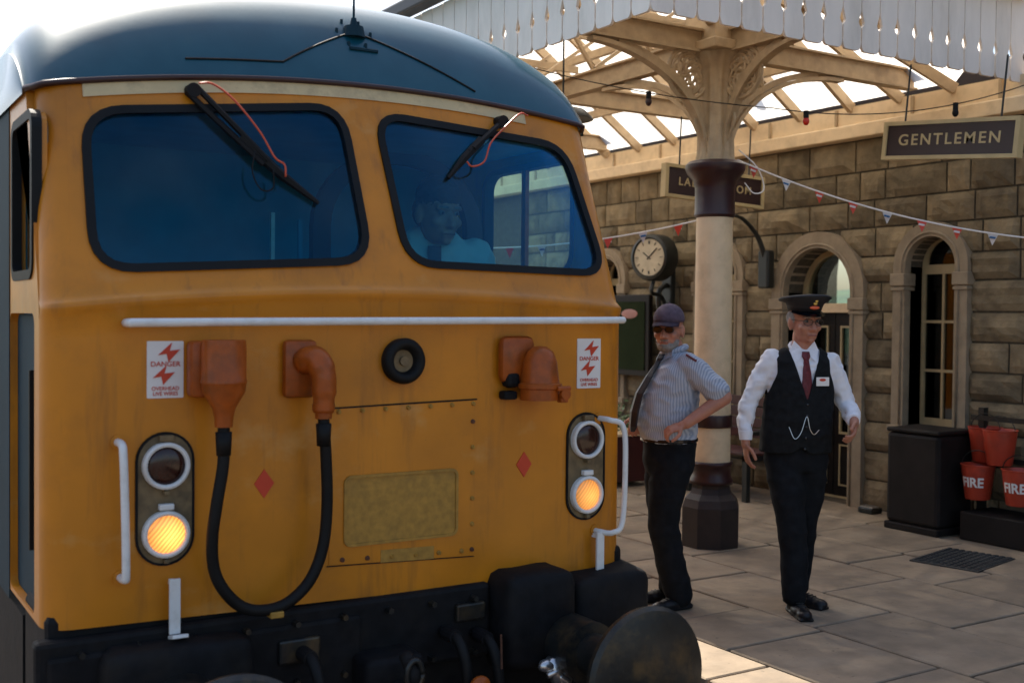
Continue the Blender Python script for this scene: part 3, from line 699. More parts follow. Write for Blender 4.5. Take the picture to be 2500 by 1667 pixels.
# roof conduit lines, antenna
def onroof(x, y, d=.0): return Vector((x, y, roofz(x, y)+d))
ant = (2.165, 4.86)
bm = nb()
tube(bm, [onroof(lerp(ant[0], 1.78, t), lerp(ant[1], 4.745, t), .006) for t in [k/12 for k in range(13)]]+[onroof(lerp(1.78, 1.35, t), lerp(4.745, 4.74, t), .005) for t in [k/8 for k in range(1, 9)]], .005, 6)
tube(bm, [onroof(lerp(ant[0], 2.75, t), lerp(ant[1], 4.735, t), .006) for t in [k/16 for k in range(17)]], .005, 6)
build('conduit', bm, 'rubber', roof)
bm = nb(); p = onroof(*ant); cyl(bm, p-Vector((0, 0, .02)), p+Vector((0, 0, .03)), .055, .045, 16); cyl(bm, p+Vector((0, 0, .03)), p+Vector((0, 0, .07)), .02, .012, 12)
for k in range(6): a = k*math.pi/3; q = onroof(ant[0]+.085*math.cos(a), ant[1]+.05*math.sin(a)); cyl(bm, q-Vector((0, 0, .01)), q+Vector((0, 0, .014)), .007, n=8)
an = build('aerial_base', bm, 'side_blue', roof)
bm = nb(); cyl(bm, p+Vector((0, 0, .06)), p+Vector((.004, 0, .75)), .006, .004, 8); build('aerial', bm, 'side_blue', an)
bm = nb(); tube(bm, [onroof(2.12, 4.80, .008), onroof(2.26, 4.80, .008)], .009, 6); build('roof_bracket', bm, 'side_blue', roof)
# body sides
def sideparts():
    # left side (towards the camera)
    bm = nb(); y0 = FY+cr
    V = [(FY+cr, zbot(LX0)), (FY+cr, 1.745), (fY(2.60, LX0)+cr, 2.60), (5.0, 2.66), (11, 2.66), (11, .5)]
    slab(bm, [(a, b) for a, b in V], [rrect(4.62, 5.12, 1.86, 2.50, .07), rrect(4.60, 5.2, .56, 1.72, .05)], lambda u, v, d: Vector((LX0+d, u, v)), 0, .05)
    s = build('side_panel', bm, 'yellow', loco)
    bm = nb(); slab(bm, rrect(4.605, 5.195, .565, 1.715, .045), [], lambda u, v, d: Vector((LX0+d, u, v)), .03, .06); dr = build('cab_door', bm, 'side_blue', loco)
    bm = nb(); b2(bm, LX0-.005, LX0+.028, 4.68, 4.70, .8, 1.5); build('door_handrail', bm, 'rubber', dr)
    bm = nb(); slab(bm, grow(rrect(4.62, 5.12, 1.86, 2.50, .07), .008), [grow(rrect(4.62, 5.12, 1.86, 2.50, .07), -.03)], lambda u, v, d: Vector((LX0+d, u, v)), -.008, .03); g = build('side_window_gasket', bm, 'rubber', loco)
    bm = nb(); slab(bm, grow(rrect(4.62, 5.12, 1.86, 2.50, .07), -.028), [], lambda u, v, d: Vector((LX0+d, u, v)), .052, .058); build('side_window', bm, 'pane', g)
    bm = nb(); b2(bm, LX0-.004, LX0-.001, 5.2, 11, .5, 2.655); build('side_livery', bm, 'side_blue', s)
    # right side
    bm = nb(); SWN = rrect(4.80, 5.72, 1.95, 2.56, .12)
    slab(bm, [(FY+cr, zbot(LX1)), (FY+cr, 1.768), (fY(2.69, LX1)+cr, 2.69), (5.0, 2.66), (11, 2.66), (11, .5)], [SWN], lambda u, v, d: Vector((LX1-d, u, v)), 0, .05)
    build('side_panel', bm, 'yellow', loco)
    bm = nb(); slab(bm, grow(SWN, .01), [grow(SWN, -.025)], lambda u, v, d: Vector((LX1-d, u, v)), -.008, .055); g = build('side_window_frame', bm, 'side_blue', loco)
    bm = nb(); b2(bm, LX1-.045, LX1-.02, 5.27, 5.31, 1.96, 2.55); build('glazing_bar', bm, 'orange', g)
sideparts()
# cab interior
bm = nb(); b2(bm, LX0+.06, LX1-.06, 6.25, 6.3, .8, 2.7); build('cab_bulkhead', bm, 'cabin', loco)
bm = nb(); b2(bm, LX0+.06, LX1-.06, 4.75, 6.24, 2.62, 2.655); build('cab_ceiling', bm, 'cabin', loco)
bm = nb(); b2(bm, LX0+.06, LX1-.06, 4.6, 6.24, .9, .95); build('cab_floor', bm, 'cabin_dark', loco)
bm = nb(); b2(bm, LX0+.08, LX1-.08, 4.52, 4.86, 1.55, 1.86, .03); build('driving_desk', bm, 'cabin_dark', loco)
bm = nb(); n = 20; ac, az = 2.80, 2.20
slab(bm, [(ac-.52, .96)]+[(ac+.52*math.cos(math.pi*k/n), az+.44*math.sin(math.pi*k/n)) for k in range(n, -1, -1)]+[(ac+.52, .96), (ac+.42, .96)]+[(ac+.42*math.cos(math.pi*k/n), az+.36*math.sin(math.pi*k/n)) for k in range(0, n+1)]+[(ac-.42, .96)], [], lambda u, v, d: Vector((u, 5.62+d, v)), 0, .06)
build('cab_arch', bm, 'cabin_dark', loco)
bm = nb(); b2(bm, 2.04, 2.06, 5.6, 5.62, .95, 2.25); build('cab_pillar', bm, 'white', loco)
bm = nb(); b2(bm, 2.19, 2.21, 5.6, 5.62, .95, 2.22); build('cab_pillar', bm, 'cabin', loco)
bm = nb(); b2(bm, 2.45, 2.95, 5.28, 5.40, 1.1, 2.05, .05); b2(bm, 2.45, 2.95, 4.95, 5.38, 1.05, 1.17, .04); build('driver_seat', bm, 'cabin_dark', loco)
bm = nb(); b2(bm, .745, .80, 4.92, 11, -.75, .49); build('underframe', bm, 'black', loco)
# --- front fittings
def cap_tube(name, pts, r, m, parent=loco, k=8, n=12, sub=True):
    bm = nb(); tube(bm, spline(pts, k) if sub else pts, r, n); return build(name, bm, m, parent, smooth=True)
cap_tube('handrail', [(1.03, 4.40, 1.688), (1.032, 4.33, 1.688), (1.075, 4.305, 1.69), (1.5, 4.30, 1.695), (2.2, 4.30, 1.702), (2.9, 4.30, 1.708), (3.29, 4.30, 1.712), (3.335, 4.33, 1.712), (3.338, 4.40, 1.712)], .0165, 'white')
cap_tube('handrail', [(1.0, 4.42, 1.235), (1.0, 4.33, 1.232), (1.0, 4.305, 1.19), (1.005, 4.30, 1.0), (1.01, 4.305, .76), (1.01, 4.33, .725), (1.01, 4.42, .72)], .0155, 'white')
cap_tube('handrail', [(3.262, 4.41, 1.235), (3.272, 4.32, 1.232), (3.335, 4.295, 1.195), (3.345, 4.29, 1.0), (3.335, 4.295, .74), (3.29, 4.31, .69), (3.25, 4.36, .69), (3.248, 4.41, .69)], .0135, 'white')
for pos in ((1.0, 4.392, 1.235), (1.01, 4.392, .72), (3.262, 4.392, 1.235), (3.248, 4.392, .69)):
    bm = nb(); cyl(bm, pos, (pos[0], pos[1]+.012, pos[2]), .028, n=16); build('rail_flange', bm, 'yellow', loco)
def fc(u, v, d): return Vector((u, FY+d, v))
for (xc, lit) in ((1.178, True), (3.185, False)):
    hw = .108; zt, zb = 1.262, .752
    well = [(xc+hw*math.cos(a), zt-hw+hw*math.sin(a)) for a in [math.pi*k/14 for k in range(15)]]+[(xc+hw*math.cos(a), zb+hw+hw*math.sin(a)) for a in [math.pi+math.pi*k/14 for k in range(15)]]
    bm = nb(); slab(bm, grow(well, .005), [grow(well, -.004)], fc, -.010, .01); cl = build('lamp_cluster', bm, 'black', loco)
    bm = nb(); slab(bm, well, [], fc, -.006, .002); build('recess', bm, 'lampwell', cl)
    for zc_, on_ in ((1.137, False), (.872, True)):
        ring = [(xc+.091*math.cos(a), zc_+.091*math.sin(a)) for a in [2*math.pi*k/32 for k in range(32)]]
        inn = [(xc+.073*math.cos(a), zc_+.073*math.sin(a)) for a in [2*math.pi*k/32 for k in range(32)]]
        bm = nb(); tube(bm, [Vector((xc+.082*math.cos(a), FY-.030, zc_+.082*math.sin(a))) for a in [2*math.pi*k/36 for k in range(37)]], .0075, 8)
        slab(bm, ring, [inn], fc, -.030, -.005); rg = build('lamp_bezel', bm, 'white', cl, auto=True)
        bm = nb(); ell(bm, (xc, FY-.016, zc_), (.074, .018, .074), n=24)
        build('lens', bm, (lamp_mat('lit_tail_lens', (1, .36, .07), .8 if lit else .42, (xc+.02, FY-.02, zc_-.01)) if on_ else 'dark_lens'), rg, smooth=True)
        bm = nb(); b2(bm, xc-.028, xc+.028, FY-.035, FY-.006, zc_+.094, zc_+.118, .004); build('hinge', bm, 'white' if on_ else 'lampwell', rg)
        bm = nb(); b2(bm, xc-.01, xc+.01, FY-.036, FY-.006, zc_-.112, zc_-.096, .003); build('catch', bm, 'lampwell', rg)
# DANGER labels
def bolt(bm, cx, cz, s):
    p = [(.55, .95), (-.75, -.15), (-.05, -.05), (-.35, -.95), (.05, -.45), (.75, .3), (.02, .12)]
    p = [(.30, 1.0), (-.80, -.25), (-.12, -.12), (.02, -.95), (.95, .30), (.12, .18)]
    slab(bm, [(cx+a*s, cz+b*s*.8) for a, b in p], [], fc, -.008, -.004)
for x0, x1, z0, z1, til in ((1.108, 1.248, 1.398, 1.618, 0), (3.130, 3.268, 1.383, 1.622, 0)):
    bm = nb(); slab(bm, rrect(x0, x1, z0, z1, .004, 2), [], fc, -.0045, .0); sg = build('warning_label', bm, 'signwhite', loco)
    xc = (x0+x1)/2; h = z1-z0
    for q, zz in ((.010, .20), (-.010, .60)): bm = nb(); bolt(bm, xc+q, z1-h*zz, .048); build('lightning_mark', bm, 'red', sg)
    text('lettering', 'DANGER', .027, 'red', at(xc, FY-.006, z1-h*.405), sg, .0006, 1.05)
    text('lettering', 'OVERHEAD', .021, 'red', at(xc, FY-.006, z0+h*.165), sg, .0006, .98); text('lettering', 'LIVE WIRES', .021, 'red', at(xc, FY-.006, z0+h*.075), sg, .0006, .92)
# red diamonds
for xc in (1.577, 2.833):
    bm = nb(); slab(bm, [(xc-.042, 1.038), (xc, .978), (xc+.042, 1.038), (xc, 1.096)], [], fc, -.004, 0); build('diamond_mark', bm, 'red', loco)
# horn / round rubber fitting
bm = nb(); rings = []
for r, d in ((.098, 0), (.100, -.03), (.088, -.055), (.062, -.052), (.050, -.02), (.045, -.005)):
    rings.append([bm.verts.new((2.196+r*math.cos(a), FY+d, 1.528+r*math.sin(a))) for a in [2*math.pi*k/36 for k in range(36)]])
for a, b in zip(rings, rings[1:]):
    for k in range(36): bm.faces.new((a[k], a[(k+1) % 36], b[(k+1) % 36], b[k]))
hn = build('rubber_fitting', bm, 'rubber', loco, smooth=True)
bm = nb(); cyl(bm, (2.196, FY-.004, 1.528), (2.196, FY-.014, 1.528), .05, n=28); cyl(bm, (2.196, FY-.014, 1.528), (2.196, FY-.03, 1.528), .02, n=16); build('fitting_centre', bm, 'horn', hn)
# jumper socket boxes
def lathe_at(c, prof, axis, n=24):
    bm = nb(); q = Vector(axis).to_track_quat('Z', 'Y').to_matrix(); rings = []
    for r, z in prof: rings.append([bm.verts.new(Vector(c)+q @ Vector((r*math.cos(2*math.pi*k/n), r*math.sin(2*math.pi*k/n), z))) for k in range(n)])
    for a, b in zip(rings, rings[1:]):
        for k in range(n): bm.faces.new((a[k], a[(k+1) % n], b[(k+1) % n], b[k]))
    bm.faces.new(rings[0][::-1]); bm.faces.new(rings[-1]); return bm
# left box: broad casting with funnel
bm = nb(); b2(bm, 1.255, 1.40, FY-.09, FY, 1.40, 1.62, .02); jb = build('jumper_box', bm, 'orange', loco, auto=True)
build('socket_hood', lathe_at((1.365, FY-.14, 1.625), [(.05, -.002), (.082, 0), (.085, -.03), (.085, -.15), (.088, -.155), (.088, -.165), (.084, -.17), (.082, -.20), (.045, -.262), (.036, -.30), (.034, -.335), (.0, -.335)], (0, 0, 1)), 'orange', jb, auto=True)
bm = nb(); b2(bm, 1.645, 1.79, FY-.05, FY, 1.385, 1.622, .022); jc = build('jumper_box', bm, 'orange', loco, auto=True)
bm = nb(); tube(bm, spline([(1.72, FY-.04, 1.53), (1.755, FY-.10, 1.545), (1.775, FY-.135, 1.49), (1.778, FY-.14, 1.42), (1.776, FY-.14, 1.33)], 6), [.05]*2+[.055]*10+[.05]*8+[.043]*5, 18); build('socket_elbow', bm, 'orange', jc, smooth=True)
build('socket_nut', lathe_at((1.776, FY-.14, 1.335), [(.0, .03), (.046, .03), (.046, .005), (.036, 0), (.034, -.03), (0, -.03)], (0, 0, 1), 12), 'orange', jc, auto=True)
# right dome socket
bm = nb(); b2(bm, 2.675, 2.86, FY-.06, FY, 1.42, 1.635, .035); jd = build('jumper_box', bm, 'orange', loco, auto=True)
build('socket_dome', lathe_at((2.850, FY-.105, 1.40), [(.0, -.055), (.092, -.055), (.092, -.005), (.102, 0), (.102, .018), (.09, .024), (.085, .06), (.078, .12), (.06, .165), (.03, .188), (.0, .192)], (0, 0, 1)), 'orange', jd, auto=True)
bm = nb(); b2(bm, 2.70, 2.77, FY-.07, FY-.0, 1.40, 1.47, .02); b2(bm, 2.69, 2.76, FY-.06, FY, 1.345, 1.385, .01); build('socket_black_block', bm, 'black', jd)  # small black blocks beside the dome socket
bm = nb(); cyl(bm, (2.925, FY-.19, 1.375), (2.925, FY-.21, 1.375), .026, n=14); cyl(bm, (2.88, FY-.2, 1.40), (2.95, FY-.2, 1.40), .012, n=10); b2(bm, 2.905, 2.945, FY-.2, FY-.16, 1.335, 1.375, .006); build('hinge_lug', bm, 'orange', jd)
# jumper cable loop
cab = [(1.365, FY-.14, 1.30), (1.363, FY-.142, 1.15), (1.340, FY-.14, 1.0), (1.325, FY-.13, .86), (1.335, FY-.12, .74), (1.375, FY-.12, .65), (1.45, FY-.12, .575), (1.545, FY-.12, .552), (1.64, FY-.12, .572), (1.73, FY-.12, .65), (1.785, FY-.12, .78), (1.800, FY-.125, .95), (1.790, FY-.135, 1.15), (1.776, FY-.14, 1.31)]
jc2 = cap_tube('jumper_cable', cab, .0235, 'rubber')
for c in ((1.365, FY-.14, 1.27), (1.777, FY-.14, 1.285)):
    bm = nb(); cyl(bm, c, (c[0], c[1], c[2]-.09), .032, .028, 14); build('cable_sleeve', bm, 'rubber', jc2, smooth=True)
bm = nb(); b2(bm, 1.555, 1.61, FY-.15, FY-.09, .52, .545, .004); build('cable_clip', bm, 'yellow_grubby', jc2)
# access panel with screws, louvre recess
pan = [(1.862, .672), (2.565, .640), (2.572, 1.345), (1.852, 1.330)]
bm = nb(); slab(bm, pan, [], fc, -.0035, 0); ap_ = build('access_panel', bm, 'yellow', loco)
bm = nb(); tube(bm, [fc(1.85, 1.332, -.004), fc(2.2, 1.341, -.005), fc(2.575, 1.349, -.004)], .0035, 6); build('panel_edge', bm, 'rubber', ap_)
bm = nb(); tube(bm, [fc(1.85, .668, -.004), fc(2.565, .637, -.004)], .0022, 6); build('panel_edge', bm, 'rubber', ap_)
scr = [(lerp(1.90, 2.555, k/6), 1.318+.012*k/6) for k in range(7)]+[(2.553, lerp(.67, 1.25, k/5)) for k in range(6)]+[(lerp(1.92, 2.50, k/5), lerp(.69, .668, k/5)) for k in range(6)]
for (a, b) in scr:
    bm = nb(); cyl(bm, (a, FY-.003, b), (a+.002, FY-.014, b-.002), .011, .008, 8); build('bolt', bm, 'yellow_grubby' if random.random() < .7 else 'rust', ap_)
bm = nb(); slab(bm, [(2.10, .655), (2.36, .648), (2.36, .705), (2.10, .712)], [], fc, -.0055, -.0036); build('repair_strip', bm, 'yellow_grubby', ap_)
lou = rrect(1.93, 2.475, .745, 1.04, .03)
bm = nb(); slab(bm, grow(lou, .004), [grow(lou, -.008)], fc, -.012, -.003); lv = build('filter_frame', bm, 'yellow_grubby', ap_)
bm = nb(); slab(bm, grow(lou, -.006), [], fc, -.005, -.003); build('filter_mesh', bm, 'yellow_grubby', lv)
# lamp irons
for xc, zt, zb in ((1.202, .703, .49), (3.240, .690, .462)):
    bm = nb(); b2(bm, xc-.021, xc+.021, FY-.062, FY-.048, zb, zt, .002); b2(bm, xc-.01, xc+.01, FY-.049, FY, zt-.03, zt-.01); box(bm, (xc+.006, FY-.085, zb-.004), (.062, .07, .014), Matrix.Rotation(R(-14), 3, 'X'), .003); build('lamp_iron', bm, 'white', loco)
# wipers
def wiper(p0, p1, p2, hose):
    w_ = None
    bm = nb(); A, B, C = [Vector((x, fY(z, x)-o, z)) for x, z, o in (p0, p1, p2)]
    side = Vector((.018, 0, .014))
    tube(bm, [A+side, B+side*.6], .013, 6); tube(bm, [A-side, B-side*.6], .013, 6); cyl(bm, A+Vector((0, .04, 0)), A-Vector((0, .02, 0)), .03, n=14)
    w_ = build('wiper', bm, 'rubber', loco)
    D = B+(B-A)*-.35
    bm = nb(); tube(bm, [D+Vector((0, .012, 0)), lerp(B, C, .3)+Vector((0, .012, 0)), C+Vector((0, .014, 0))], [.024, .021, .009], 6); build('wiper_blade', bm, 'rubber', w_)
    bm = nb(); tube(bm, spline(hose, 6), .0045, 6); build('washer_hose', bm, 'redhose', w_, smooth=True)
wiper((1.36, 2.645, .03), (1.64, 2.36, .03), (1.86, 2.20, .025), [(1.365, 4.60, 2.665), (1.42, 4.585, 2.665), (1.50, 4.55, 2.60), (1.60, 4.53, 2.48), (1.66, 4.52, 2.38), (1.70, 4.51, 2.35), (1.705, 4.51, 2.30)])
wiper((2.86, 2.665, .03), (2.66, 2.505, .03), (2.52, 2.36, .025), [(2.98, 4.62, 2.70), (2.92, 4.60, 2.70), (2.82, 4.58, 2.62), (2.74, 4.57, 2.54), (2.70, 4.56, 2.45), (2.63, 4.55, 2.42), (2.60, 4.55, 2.44)])
cap_tube('loose_hose', [(1.58, 4.53, 2.40), (1.565, 4.52, 2.31), (1.60, 4.51, 2.24), (1.65, 4.51, 2.25), (1.655, 4.52, 2.33)], .003, 'rubber')
# --- buffer beam and gear below
bm = nb(); b2(bm, LX0+.01, LX1+.0, FY+.012, FY+.5, -.55, .60, .03); beam = build('buffer_beam', bm, 'black', loco)
bm = nb(); b2(bm, .70, 2.64, FY-.035, FY+.05, .18, .515, .02); b2(bm, LX0, 2.0, FY-.05, FY+.05, .05, .46, .02); build('beam_plate', bm, 'black', beam)
def lump(x0, x1, y0, y1, z0, z1, bev=.06):
    bm = nb(); b2(bm, x0, x1, y0, y1, z0, z1, bev); bmesh.ops.subdivide_edges(bm, edges=bm.edges[:], cuts=1, use_grid_fill=True)
    for v in bm.verts: v.co += Vector((0, 0, .018*noise.noise(v.co*7)))
    return bm
build('buffer_housing', lump(2.64, 3.02, FY-.2, FY+.1, .12, .565), 'black', beam, smooth=True)
build('buffer_housing', lump(3.04, 3.485, FY-.16, FY+.2, .05, .515), 'black', beam, smooth=True)
build('buffer_housing', lump(.92, 1.5, FY-.16, FY+.1, .0, .47), 'black', beam, smooth=True)
for xb in (2.965, 1.205):
    build('buffer', lathe_at((xb, 3.62, .225), [(.0, -.03), (.12, -.028), (.22, -.018), (.285, .0), (.30, .02), (.295, .045), (.10, .06), (.095, .4), (.14, .41), (.14, .72), (.0, .72)], (0, 1, 0), 48), 'buffer', loco, auto=True)
bm = nb(); tube(bm, spline([(2.085, 4.38, .18), (2.085, 4.15, .18), (2.085, 4.05, .26), (2.085, 4.12, .33)], 5), .03, 10); b2(bm, 1.95, 2.22, 4.2, 4.42, .08, .30, .03); build('coupling_hook', bm, 'black', loco, smooth=True)
for x, z, m_ in ((2.39, .33, 'rubber'), (2.55, .30, 'rubber'), (1.72, .34, 'rubber')):
    h = cap_tube('brake_hose', [(x, 4.36, z), (x, 4.24, z), (x+.01, 4.18, z-.08), (x+.03, 4.17, z-.25), (x+.10, 4.2, z-.5)], .024, m_)
    bm = nb(); cyl(bm, (x, 4.33, z), (x, 4.24, z), .032, n=12); build('hose_cock', bm, 'black', h)
for k in range(9):
    for zz in (.46, .22):
        x = .86+k*.21; bm = nb(); cyl(bm, (x, FY-.02 if zz > .4 else FY-.03, zz), (x, FY-.075, zz), .016, .013, 6); build('bolt', bm, 'buffer', beam)
for k, (z0_, ry) in enumerate(((.27, 0), (.17, 90), (.07, 0))):
    bm = nb(); tube(bm, [Vector((2.085+(.035*math.cos(a) if ry == 0 else 0), 4.04+(.035*math.cos(a) if ry else 0), z0_+.06*math.sin(a))) for a in [2*math.pi*q/20 for q in range(21)]], .013, 8); build('coupling_link', bm, 'buffer', loco, smooth=True)
bm = nb(); b2(bm, 2.45, 2.60, FY-.06, FY, .36, .44, .01); build('hose_bracket', bm, 'buffer', beam)
bm = nb(); b2(bm, 1.62, 1.80, FY-.07, FY, .30, .40, .01); build('hose_bracket', bm, 'buffer', beam)
bm = nb(); cyl(bm, (2.82, 4.14, .20), (2.88, 4.14, .06), .028, .04, 10); ell(bm, (2.80, 4.14, .17), (.045, .03, .03)); ell(bm, (2.88, 4.13, .10), (.05, .035, .025), Matrix.Rotation(R(35), 3, 'Y')); cyl(bm, (2.79, 4.12, .13), (2.91, 4.12, .16), .014, n=8); build('air_cock', bm, 'silver', loco, smooth=True)
bm = nb(); cyl(bm, (2.92, 4.14, .32), (2.945, 4.14, .18), .017, n=10); build('air_pipe', bm, 'silver', loco, smooth=True)
bm = nb(); cyl(bm, (2.545, 4.12, .35), (2.55, 4.12, .20), .005, n=8); build('release_rod', bm, 'rust', loco)
bm = nb(); ell(bm, (2.43, 4.1, .15), (.05, .03, .045)); cyl(bm, (2.43, 4.12, .15), (2.46, 4.12, .05), .02, n=10); build('hose_coupling', bm, 'orange', loco, smooth=True)

# ================================================================== PLATFORM OBJECTS
def sign(name, label, w_, h_, word, mtx, size, sx=1., off=0.):
    """double sided hanging board; mtx maps local (x right, y up, z towards the reader)"""
    t = thing(name, mtx.translation[:], label, 'sign')
    def bb(x0, x1, y0, y1, z0, z1): b = nb(); b2(b, x0, x1, y0, y1, z0, z1); bmesh.ops.transform(b, matrix=mtx, verts=b.verts); return b
    build('sign_board', bb(-w_/2, w_/2, -h_/2, h_/2, -.02, .02), 'signdark', t)
    f = .022
    fr_ = nb()
    for q in ((-w_/2-.012, w_/2+.012, h_/2-f, h_/2+.006), (-w_/2-.012, w_/2+.012, -h_/2-.006, -h_/2+f), (-w_/2-.012, -w_/2+f, -h_/2+f, h_/2-f), (w_/2-f, w_/2+.012, -h_/2+f, h_/2-f)):
        b2(fr_, q[0], q[1], q[2], q[3], -.032, .032)
    bmesh.ops.transform(fr_, matrix=mtx, verts=fr_.verts); build('sign_frame', fr_, 'signtan', t)
    text('lettering', word, size, 'signtan', mtx @ Matrix.Translation((off, 0, .0215)), t, .002, sx, space=1.25)
    for x in (-w_*.36, w_*.36):
        b = nb(); cyl(b, (x, h_/2+.005, 0), (x, h_/2+.42, 0), .007, n=8); bmesh.ops.transform(b, matrix=mtx, verts=b.verts); build('hanger_rod', b, 'iron', t)
sign('hanging_sign', 'dark hanging sign lettered LADIES ROOM behind the column collar', 1.12, .27, 'LADIES  ROOM', at(6.71, 7.4, 2.865, FACE, R(-2.2)), .095, 1.1, .0)
sign('hanging_sign', 'dark hanging sign lettered GENTLEMEN near the top right corner', 1.10, .265, 'GENTLEMEN', at(6.87, 5.14, 3.005, WALLF, R(-5.6)), .112, 1.14, -.0)
# clock on a scrolled bracket
ck = thing('platform_clock', (7.75, 9.35, 2.42), 'round black cased station clock with cream dial beside the column', 'clock')
def disc_at(c, axis, prof, m, name, parent, n=40): return build(name, lathe_at(c, prof, axis, n), m, parent, auto=True)
ax = Vector((-.97, -.24, 0)).normalized(); cc = Vector((7.80, 9.55, 2.37))
disc_at(cc, ax, [(0, -.13), (.22, -.13), (.255, -.10), (.255, .05), (.24, .09), (.215, .10), (.20, .075), (0, .075)], 'iron', 'clock_case', ck)
disc_at(cc+ax*.078, ax, [(0, 0), (.199, 0), (.199, .004), (0, .006)], 'clockface', 'dial', ck)
ux = Vector((0, 0, 1)).cross(ax).normalized(); uz = Vector((0, 0, 1))
for k in range(12):
    a = k*math.pi/6; d_ = ux*math.sin(a)+uz*math.cos(a); bm = nb(); c0 = cc+ax*.086
    bar(bm, c0+d_*.145, c0+d_*.18, .012 if k % 3 else .02, .004); build('hour_mark', bm, 'iron', ck)
for a, l, wd in ((R(305), .09, .016), (R(48), .145, .012)):
    d_ = ux*math.sin(a)+uz*math.cos(a); bm = nb(); bar(bm, cc+ax*.09-d_*.03, cc+ax*.09+d_*l, wd, .005); build('clock_hand', bm, 'iron', ck)
bm = nb(); tube(bm, spline([cc-Vector((0, 0, .25)), cc-Vector((.02, 0, .38)), Vector((8.0, 9.65, 1.95)), Vector((8.14, 9.68, 1.72))], 8), .022, 8); tube(bm, spline([Vector((8.14, 9.68, 2.1)), Vector((7.98, 9.66, 2.02)), Vector((7.98, 9.66, 1.82)), Vector((8.13, 9.68, 1.74))], 8), .03, 8); b2(bm, 8.09, 8.16, 9.6, 9.76, 1.60, 2.45, .01); build('clock_bracket', bm, 'iron', ck, smooth=False)
# notice board left of the clock bracket
nbd = thing('notice_board', (8.12, 10.3, 1.5), 'dark framed notice board with green poster and pink oval under the clock', 'notice board')
bm = nb(); b2(bm, 8.07, 8.13, 9.95, 10.65, 1.05, 1.98, .01); build('board_frame', bm, 'darkdoor', nbd)
bm = nb(); b2(bm, 8.060, 8.068, 10.02, 10.57, 1.12, 1.90); build('poster', bm, mat('poster_green', (.018, .026, .012), .9, spec=.05), nbd)
bm = nb(); ell(bm, (8.058, 10.29, 1.76), (.004, .15, .055)); build('oval_mark', bm, mat('pink_print', (.32, .14, .12), .5), nbd, smooth=True)
# wall lamp bracket right of the column
wb = thing('wall_lamp_bracket', (8.1, 8.2, 2.3), 'black curved iron lamp bracket on the stone wall right of the column', 'bracket')
bm = nb(); tube(bm, spline([(7.55, 8.15, 2.72), (7.75, 8.15, 2.70), (7.95, 8.15, 2.55), (8.06, 8.15, 2.35), (8.10, 8.15, 2.15)], 8), [.014+.0006*k for k in range(33)], 8); b2(bm, 8.04, 8.14, 8.08, 8.22, 2.02, 2.40, .02); build('scroll_arm', bm, 'iron', wb)
bm = nb(); ell(bm, (7.55, 8.15, 2.70), (.05, .05, .03)); cyl(bm, (7.55, 8.15, 2.70), (7.55, 8.15, 2.60), .02, .07, 16); build('lamp_head', bm, 'iron', wb, smooth=True)
# pendant lamp beyond the loco roof corner
pl = thing('pendant_lamp', (5.0, 7.5, 3.2), 'black dished pendant lamp hanging under the canopy beside the locomotive roof', 'lamp')
pc = Vector((5.07, 7.35, 3.29))
build('lamp_shade', lathe_at(pc, [(.03, .16), (.05, .13), (.05, .09), (.17, .06), (.235, .0), (.24, -.015), (.225, -.015), (.15, .03), (0, .04)], (0, 0, 1)), 'iron', pl, auto=True)
build('glass_globe', lathe_at(pc, [(0, .02), (.14, .0), (.15, -.06), (.09, -.12), (0, -.14)], (0, 0, 1)), 'cream_iron', pl, smooth=True)
bm = nb(); cyl(bm, pc+Vector((0, 0, .15)), (5.07, 7.35, 3.95), .008, n=8); build('hanging_rod', bm, 'iron', pl)
# string of lights
def droop(a, b, s, n=24): return [Vector(a)*(1-t)+Vector(b)*t-Vector((0, 0, 4*s*t*(1-t))) for t in [k/n for k in range(n+1)]]
sl_ = thing('string_lights', (5, 6, 3.6), 'dark cable of coloured bulbs looped past the column brackets', 'string lights')
A = (4.45, 7.2, 3.63); B = (5.95, 5.95, 3.25); C = (8.0, 5.3, 3.55)
pp1 = droop(A, B, .05); pp2 = droop(B, C, .12)
bm = nb(); tube(bm, pp1+pp2[1:], .004, 6); build('cable', bm, 'rubber', sl_)
for i, (p, m_) in enumerate([(pp1[2], 'rubber'), (pp1[13], 'maroon'), (pp2[3], 'bulbred'), (pp2[17], 'rubber')]):
    bm = nb(); cyl(bm, p+Vector((0, 0, .01)), p-Vector((0, 0, .045)), .02, n=10); h = build('bulb_holder', bm, 'rubber', sl_)
    bm = nb(); ell(bm, p-Vector((0, 0, .065)), (.024, .024, .032)); build('bulb', bm, m_, h, smooth=True)
pp3 = droop((5.95, 5.95, 3.25), (6.02, 7.0, 2.95), .1, 10)
bm = nb(); tube(bm, spline([(6.0, 6.35, 3.0), (6.10, 6.25, 2.86), (6.12, 6.2, 2.70), (6.02, 6.2, 2.66), (5.97, 6.25, 2.74)], 6), .005, 6); build('loose_wire', bm, 'signwhite', sl_)
